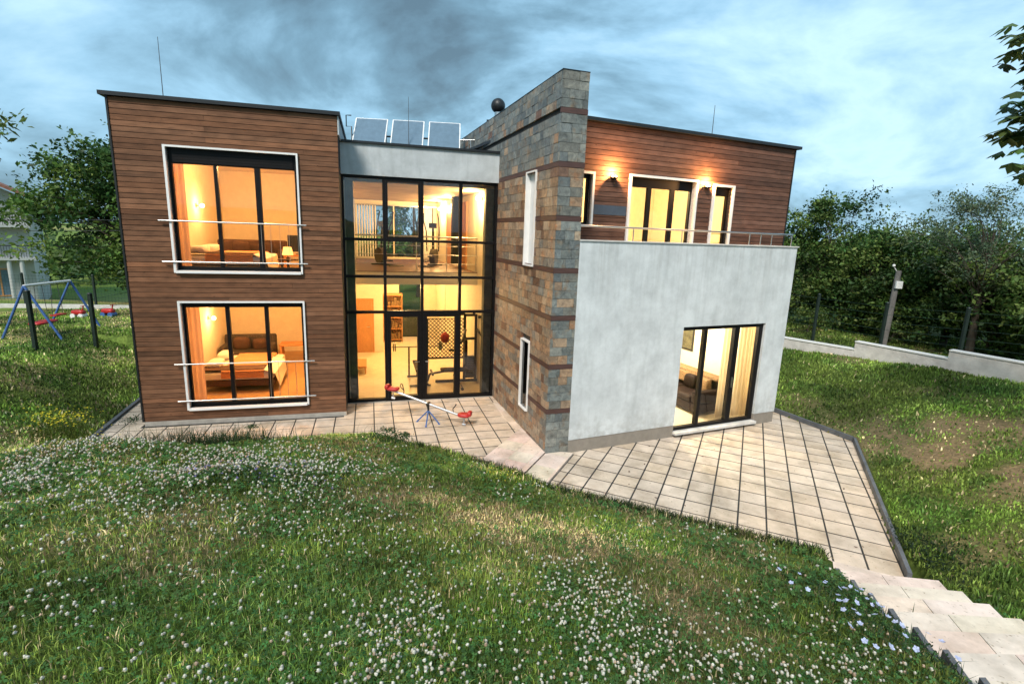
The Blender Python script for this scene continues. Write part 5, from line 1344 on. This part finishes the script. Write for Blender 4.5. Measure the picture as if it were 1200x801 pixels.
# far wooded horizon: one mass
P = []; S = []; C = []
rr = np.random.default_rng(77)
for k in range(420):
    a = math.radians(rr.uniform(-62, 62)); d = rr.uniform(75, 130)
    x, y = d * math.sin(a), d * math.cos(a); z = float(zg(np.array([x]), np.array([y]), False)[0]); h = rr.uniform(3, 6.0) * (1.0 if x > 0 else .9)
    n = 45
    q = rr.normal(size=(n, 3)) * np.array([2.4, 2.4, .28 * h]) * .6 + np.array([x, y, z + h * .5])
    P.append(q); S.append(rr.uniform(.6, 1.6, n)); b = np.array(DK[rr.integers(4)]) * rr.uniform(.8, 1.3); C.append(b * rr.uniform(.7, 1.3, (n, 1)))
P = np.concatenate(P); nn = rand_unit(len(P), rr)
V, Fc, lt, CC = leaf_arrays(P, np.concatenate(S), nn, np.concatenate(C), aspect=.9, rng=rr)
tag(npobj('far_wood', V, Fc, lt, M['leaf_far'], CC), 'dark line of far woodland along the horizon', 'wood', kind='stuff')

# ------------------------------------------------------------------ grass and clover
TERR_MARGIN = 0.015
def blades(pos, h, w, cols, lean=0.5, rng=RNG, sink=0.01):
    """two-segment bent grass blades: five vertices, a quad and a triangle"""
    n = len(pos); a = rng.uniform(0, 2 * PI, n); ld = rng.uniform(0, 2 * PI, n); le = np.abs(rng.normal(0, lean, n))
    sx = np.stack([np.cos(a), np.sin(a), np.zeros(n)], 1) * (w[:, None] * .5)
    dv = np.stack([np.cos(ld), np.sin(ld), np.zeros(n)], 1) * (le * h)[:, None]
    up = np.zeros((n, 3)); up[:, 2] = h
    b = pos.copy(); b[:, 2] -= sink
    mid = b + up * .55 + dv * .3; tip = b + up * np.clip(1 - .35 * le, .35, 1)[:, None] + dv
    V = np.stack([b - sx, b + sx, mid - sx * .75, mid + sx * .75, tip], 1).reshape(-1, 3)
    i = np.arange(n)[:, None] * 5
    Fc = np.concatenate([i, i + 1, i + 3, i + 2, i + 2, i + 3, i + 4], 1).reshape(-1)
    lt = np.tile(np.array([4, 3], np.int32), n)
    cc = np.repeat(cols, 5, 0)
    return V, Fc, lt, cc
def sector(n, rmin, rmax, pw, a0, a1, rng=RNG):
    """points round the camera, thinning with distance"""
    u = rng.uniform(0, 1, n); r = (rmin ** pw + u * (rmax ** pw - rmin ** pw)) ** (1 / pw); a = np.radians(rng.uniform(a0, a1, n))
    return r * np.sin(a), r * np.cos(a), r
def on_ground(x, y, m=TERR_MARGIN):
    d = poly_dist(x, y); xl = 4.45 - (6.16 - y) * 0.253; xr = 5.66 - (6.02 - y) * 0.2
    return (d > .085 + m) & ~((x > xl - .06) & (x < xr + .03) & (y < 6.98) & (y > -2))
G1 = np.array((.095, .165, .026)); G2 = np.array((.21, .27, .06)); G3 = np.array((.040, .095, .022)); ST = np.array((.55, .46, .27)); BR = np.array((.26, .18, .10))
def grass_cols(x, y, rng=RNG):
    n = len(x); f = fbm(x * .9, y * .9, 51); k = rng.uniform(0, 1, n)[:, None]
    c = G1 + (G2 - G1) * (np.clip((f - .35) * 3, 0, 1)[:, None] * .7 + .3 * k); c = np.where((vnoise(x * 1.7, y * 1.7, 61) > .60)[:, None], c * .45 + G3 * .55, c)
    s = rng.uniform(0, 1, n) < np.where(x > 5.6, dry(x, y) * .2 + .02, dry(x, y) * .62 + .07); c = np.where(s[:, None], ST + (BR - ST) * rng.uniform(0, .8, n)[:, None], c)
    return 1.22 * c * np.clip(np.exp(rng.normal(0, .5, n)), .25, 2.6)[:, None] * (.62 + .95 * sstep(.3, .7, fbm(x * .55 + 9, y * .7, 55)))[:, None]
def mk_grass(name, label, n, rmin, rmax, pw, a0, a1, hs, ws, keep=None, lean=.55, seed=1, hmul=None):
    rng = np.random.default_rng(seed)
    x, y, r = sector(n, rmin, rmax, pw, a0, a1, rng); k = on_ground(x, y)
    if keep is not None: k &= keep(x, y, rng)
    x, y, r = x[k], y[k], r[k]; z = zg(x, y)
    h = hs * rng.uniform(.5, 1.5, len(x)) * (1 - .35 * dry(x, y)) * (.7 + .6 * vnoise(x * 2.2, y * 2.2, 71))
    if hmul is not None: h = h * hmul(x, y)
    w = ws * rng.uniform(.6, 1.4, len(x)) * np.clip(r / 4.0, 1, 3.2)
    V, Fc, lt, cc = blades(np.stack([x, y, z], 1), h, w, grass_cols(x, y, rng), lean, rng)
    return tag(npobj(name, V, Fc, lt, M['grass'], cc), label, 'grass', kind='stuff')
def edge_tall(x, y):
    d = poly_dist(x, y)
    e = np.exp(-((d - .2) / .22) ** 2) * (x > -2.0) * (y < 10.5) * (x < 5.2) * .9
    return 1 + e
front = lambda x, y, rng: (y < 10.9) & ((x < 5.6) | (y < 4)) & (np.hypot(x, y) < 11.4)
mk_grass('grass', 'short lawn grass and dry straw on the mound', 300000, .9, 11.5, 1.05, -64, 64, .075, .0068, front, seed=1, hmul=edge_tall)
mk_grass('grass', 'grass on the banks round the terrace and the far lawn', 430000, 6.5, 27, 1.1, -66, 60, .085, .010, lambda x, y, rng: ~((y < 10.9) & ((x < 5.6) | (y < 4)) & (np.hypot(x, y) < 11.4)) & ~((x > -8.6) & (x < 6) & (y > 13)) & (rng.uniform(0, 1, len(x)) > .85 * dry(x, y) * (x > 5)), seed=2)
# dark longer grass overhanging the terrace edge
def edge_keep(x, y, rng):
    d = poly_dist(x, y); return (d < .36) & (x > -1.9) & (x < 4.6) & (y < 10.6) & (rng.uniform(0, 1, len(x)) > d * 1.9)
rng = np.random.default_rng(5); x = rng.uniform(-2, 4.6, 120000); y = rng.uniform(6.2, 10.4, 120000); k = on_ground(x, y, -.05) & edge_keep(x, y, rng); x, y = x[k], y[k]
V, Fc, lt, cc = blades(np.stack([x, y, np.maximum(zg(x, y), -.02)], 1), rng.uniform(.07, .20, len(x)), rng.uniform(.008, .016, len(x)), np.array((.014, .030, .009))[None] * rng.uniform(.5, 1.8, (len(x), 1)), .7, rng)
tag(npobj('grass', V, Fc, lt, M['grass'], cc), 'dark long grass hanging over the terrace edge', 'grass', kind='stuff')

def clover_density(x, y):
    f = fbm(x * 1.3 + 3, y * 1.3, 81)
    g = 1.0 * np.exp(-((x + 5.4) ** 2 / 5.0 + (y - 6.0) ** 2 / 1.4)) + .55 * np.exp(-((x + 3.4) ** 2 / 2.2 + (y - 6.6) ** 2 / .7)) + .5 * np.exp(-((x + .3) ** 2 / 2.4 + (y - 2.7) ** 2 / .9)) + .30 * np.exp(-((x - .7) ** 2 / .8 + (y - 4.1) ** 2 / .5)) + .30 * np.exp(-((x - 2.0) ** 2 / 1.2 + (y - 3.4) ** 2 / .8)) + .22 * np.exp(-((x + 2.6) ** 2 / 4 + (y - 3.4) ** 2 / 1.6))
    return np.clip(g * (.35 + 1.3 * sstep(.42, .66, f)) + .10 * sstep(.45, .7, f), 0, 1)
# clover leaves, three leaflets each
rng = np.random.default_rng(6)
x, y, r = sector(90000, .9, 9.5, 1.05, -64, 62, rng); k = on_ground(x, y) & front(x, y, rng) & (rng.uniform(0, 1, len(x)) < np.clip(.16 + 1.2 * clover_density(x, y) + .3 * (vnoise(x * 1.7, y * 1.7, 61) > .6), 0, 1) * (1 - .8 * dry(x, y)))
x, y, r = x[k], y[k], r[k]; n = len(x); z = zg(x, y) + rng.uniform(.02, .085, n); sz = rng.uniform(.012, .022, n) * np.clip(r / 4, 1, 2)
a0 = rng.uniform(0, 2 * PI, n); tilt = rng.normal(0, .35, (n, 2)); P = []; 
Vs = []; 
for j in range(3):
    a = a0 + j * 2.094; d = np.stack([np.cos(a), np.sin(a)], 1); e = np.stack([-d[:, 1], d[:, 0]], 1)
    c = np.stack([x, y], 1)
    pts = [c, c + (d * .6 + e * .45) * sz[:, None], c + d * 1.1 * sz[:, None], c + (d * .6 - e * .45) * sz[:, None]]
    Vs.append(np.stack([np.concatenate([p, (z + ((p - c) * tilt).sum(1))[:, None]], 1) for p in pts], 1))
V = np.stack(Vs, 1).reshape(-1, 3); cl = np.array((.055, .145, .036))[None] * rng.uniform(.6, 1.6, (n, 1)); cl[:, 0] *= rng.uniform(.8, 1.5, n)
tag(npobj('clover_leaves', V, np.arange(len(V)), np.full(3 * n, 4, np.int32), M['grass'], np.repeat(cl, 12, 0)), 'green clover leaves among the grass of the mound', 'clover', kind='stuff')
# clover heads: ragged little balls on stems
rng = np.random.default_rng(8)
x, y, r = sector(42000, 1.2, 9.3, 1.25, -64, 60, rng); k = on_ground(x, y) & front(x, y, rng) & (rng.uniform(0, 1, len(x)) < clover_density(x, y) * .80)
x, y, r = x[k], y[k], r[k]; n = len(x); z = zg(x, y) + rng.uniform(.055, .13, n); sz = rng.uniform(.0075, .0145, n) * np.clip(r / 5.5, 1, 1.25)
ball = []; bf = []
for i, (rad_, zz) in enumerate(((.0, -1.0), (.8, -.55), (1.0, .05), (.75, .6), (.0, .95))):
    if rad_ == 0: ball.append((0, 0, zz))
    else: ball += [(rad_ * math.cos(q * PI / 3 + i), rad_ * math.sin(q * PI / 3 + i), zz) for q in range(6)]
for q in range(6):
    q2 = (q + 1) % 6
    bf += [(0, 1 + q2, 1 + q), (19, 13 + q, 13 + q2)]
    for rr_ in (0, 1): a = 1 + 6 * rr_; bf += [(a + q, a + q2, a + 6 + q2), (a + q, a + 6 + q2, a + 6 + q)]
ball = np.array(ball); bf = np.array(bf)
V = ball[None] * sz[:, None, None] * (1 + rng.normal(0, .22, (n, 20, 1))) + np.stack([x, y, z], 1)[:, None]
Fc = (np.arange(n)[:, None, None] * 20 + bf[None]).reshape(-1)
cw_ = np.array((.78, .76, .66))[None] * rng.uniform(.72, 1.12, (n, 1)); pk = rng.uniform(0, 1, n) < .16; cw_[pk] *= np.array((.85, .66, .55))
CC = np.repeat(cw_[:, None], 20, 1); CC[:, :7] *= np.array((.72, .74, .5)); CC = CC * rng.uniform(.85, 1.12, (n, 20, 1))
st_p = np.stack([x, y, zg(x, y)], 1); wv = .0016
SV = np.stack([st_p - (wv, 0, 0), st_p + (wv, 0, 0), np.stack([x + wv, y, z], 1), np.stack([x - wv, y, z], 1)], 1).reshape(-1, 3)
nb0 = n * 20
VV = np.concatenate([V.reshape(-1, 3), SV]); FF = np.concatenate([Fc, np.arange(4 * n) + nb0]); LT = np.concatenate([np.full(n * len(bf), 3, np.int32), np.full(n, 4, np.int32)])
CCC = np.concatenate([CC.reshape(-1, 3), np.tile(np.array((.05, .10, .025)), (4 * n, 1))])
tag(npobj('clover_flowers', VV, FF, LT, M['petal'], np.clip(CCC, 0, .9)), 'white clover flower heads scattered thickly over the mound', 'clover', kind='stuff')

# ------------------------------------------------------------------ single plants
def plant(name, label, base, spread, h, nb, nl, bcol, lcol, flowers=None, group=None, seed=1, leaf=.05, tall=1.0, world_sp=(1, 1)):
    """a clump: grass-like stalks, leaves, and flowers if any"""
    rng = np.random.default_rng(seed); t = thing(name, label, 'plant', base, 0, group)
    def loc(n, f=1.0):
        q = rng.normal(size=(n, 2)) * spread * .5 * f * np.array(world_sp)
        z = zg(base[0] + q[:, 0], base[1] + q[:, 1]) - base[2]
        if base[2] > -.2 and poly_dist(np.array([base[0]]), np.array([base[1]]))[0] < 0: z = np.zeros(n)
        return q, np.maximum(z, -.5)
    if nb:
        q, z = loc(nb); p = np.stack([q[:, 0], q[:, 1], z], 1)
        V, Fc, lt, cc = blades(p, h * rng.uniform(.5, 1.2, nb) * tall, rng.uniform(.006, .013, nb), np.array(bcol)[None] * rng.uniform(.6, 1.4, (nb, 1)), .6, rng)
        npobj('stalks', V, Fc, lt, M['grass'], cc, parent=t)['kind'] = 'stuff'
    if nl:
        q, z = loc(nl); p = np.stack([q[:, 0], q[:, 1], z + h * rng.uniform(.05, .85, nl) * np.exp(-(q ** 2).sum(1) / spread ** 2)], 1)
        nn = rand_unit(nl, rng) + np.array([0, 0, 1.0]); nn /= np.linalg.norm(nn, axis=1, keepdims=True)
        V, Fc, lt, cc = leaf_arrays(p, leaf * rng.uniform(.6, 1.4, nl), nn, np.array(lcol)[None] * rng.uniform(.6, 1.5, (nl, 1)), rng=rng)
        npobj('leaves', V, Fc, lt, M['grass'], cc, parent=t)
    if flowers:
        nf, fs, fc, pet = flowers
        q, z = loc(nf, .95); zc = z + h * rng.uniform(.7, 1.1, nf); Vs = []; Fs = []; Cs = []; b = 0
        for i in range(nf):
            tx = rng.normal(0, .35, 2)
            for j in range(pet):
                a = 2 * PI * j / pet + i; d = np.array([math.cos(a), math.sin(a)]); e = np.array([-d[1], d[0]]); c = q[i]
                pts = [c, c + (d * .65 + e * .42) * fs, c + d * fs, c + (d * .65 - e * .42) * fs]
                Vs += [(p_[0], p_[1], zc[i] + (p_ - c) @ tx + (.15 * fs if m_ == 2 else 0)) for m_, p_ in enumerate(pts)]; Fs += [b, b + 1, b + 2, b + 3]; b += 4
                Cs += [tuple(np.array(fc) * rng.uniform(.75, 1.15))] * 4
        npobj('blossoms', np.array(Vs), np.array(Fs), np.full(nf * pet, 4, np.int32), M['petal'], np.clip(np.array(Cs), 0, .9), parent=t)
    return t
def G0(x, y): return (x, y, gz(x, y))
plant('flowering_plant', 'low plant with pale blue five petal flowers beside the stairs', G0(3.55, 3.95), .95, .20, 300, 900, (.03, .07, .02), (.025, .065, .02), (46, .026, (.55, .60, .86), 5), seed=1, leaf=.03)
plant('flowering_plant', 'smaller plant with a few pale blue flowers further up the stairs edge', G0(3.6, 5.0), .6, .16, 200, 500, (.03, .07, .02), (.025, .065, .02), (9, .022, (.55, .60, .86), 5), seed=2, leaf=.03)
plant('flowering_plant', 'bluish vetch plants with small purple flowers on the mound', G0(-3.3, 5.9), .8, .16, 300, 900, (.03, .065, .035), (.03, .065, .04), (70, .013, (.20, .16, .42), 4), seed=3, leaf=.026, world_sp=(1.3, .7))
plant('flowering_plant', 'tall weeds with yellow flower spikes at the foot of the lawn bank', G0(-8.95, 9.75), .62, .5, 300, 500, (.10, .13, .02), (.08, .11, .02), (260, .018, (.75, .62, .04), 4), seed=4, leaf=.04)
plant('flowering_plant', 'thin yellow flowering weed along the low step edge', G0(.05, 8.35), .5, .10, 160, 60, (.16, .14, .03), (.12, .12, .02), (50, .013, (.7, .58, .06), 4), seed=14, leaf=.02, world_sp=(1.4, .7))
plant('grass_tuft', 'tall dark grass tuft at the mound edge before the timber block', G0(-5.6, 8.6), .9, .45, 900, 0, (.025, .055, .02), (0, 0, 0), seed=5, world_sp=(1.5, .5))
plant('grass_tuft', 'second grass tuft beside a dry bare patch before the timber block', G0(-4.75, 8.75), .6, .34, 500, 0, (.04, .075, .02), (0, 0, 0), seed=6, world_sp=(1.3, .5))
plant('shrub', 'small green leafy shrub by the kerb corner', G0(-2.3, 9.75), .55, .34, 60, 700, (.03, .07, .02), (.035, .085, .022), seed=7, leaf=.045)
for (x, y, z, s, lab, k) in ((-8.38, 10.85, 0, .18, 'green weed growing from the paving at the timber block corner', 1), (-5.65, 10.75, 0, .09, 'tiny weed on the paving under the ground floor window', 2), (-2.72, 10.85, 0, .12, 'small weed on the paving at the kerb corner', 3), (-2.25, 10.62, 0, .09, 'tiny weed on the paving next to the small weed at the kerb corner', 4)):
    plant('weed', lab, (x, y, z), s * 1.4, s, 20, 70, (.04, .08, .03), (.035, .08, .025), seed=30 + k, leaf=.05, group='weeds growing from the paving')
plant('ground_cover', 'dark green low plant spreading beside the terrace kerb and stairs', G0(5.95, 6.85), .75, .14, 500, 1700, (.015, .032, .012), (.014, .032, .012), seed=9, leaf=.035, world_sp=(.8, 1.3))
# fallen leaves and specks on the lower terrace
m = MB(); rq = random.Random(4)
for i in range(26):
    u, n = rq.uniform(-4.2, .0), rq.uniform(.2, 4.6); p = FRt.p(u, n, ZR + .008); a = rq.uniform(0, 6.28); s = rq.uniform(.015, .04)
    m.add([(p[0] + s * math.cos(a + k * 1.57) * (1 if k % 2 else .5), p[1] + s * math.sin(a + k * 1.57) * (1 if k % 2 else .5), p[2] + (.006 if k == 1 else 0)) for k in range(4)], [(0, 1, 2), (0, 2, 3)])
tag(obj('fallen_leaves', m, M['brown_fab']), 'few dry fallen leaves lying on the lower terrace', 'leaves', kind='stuff')
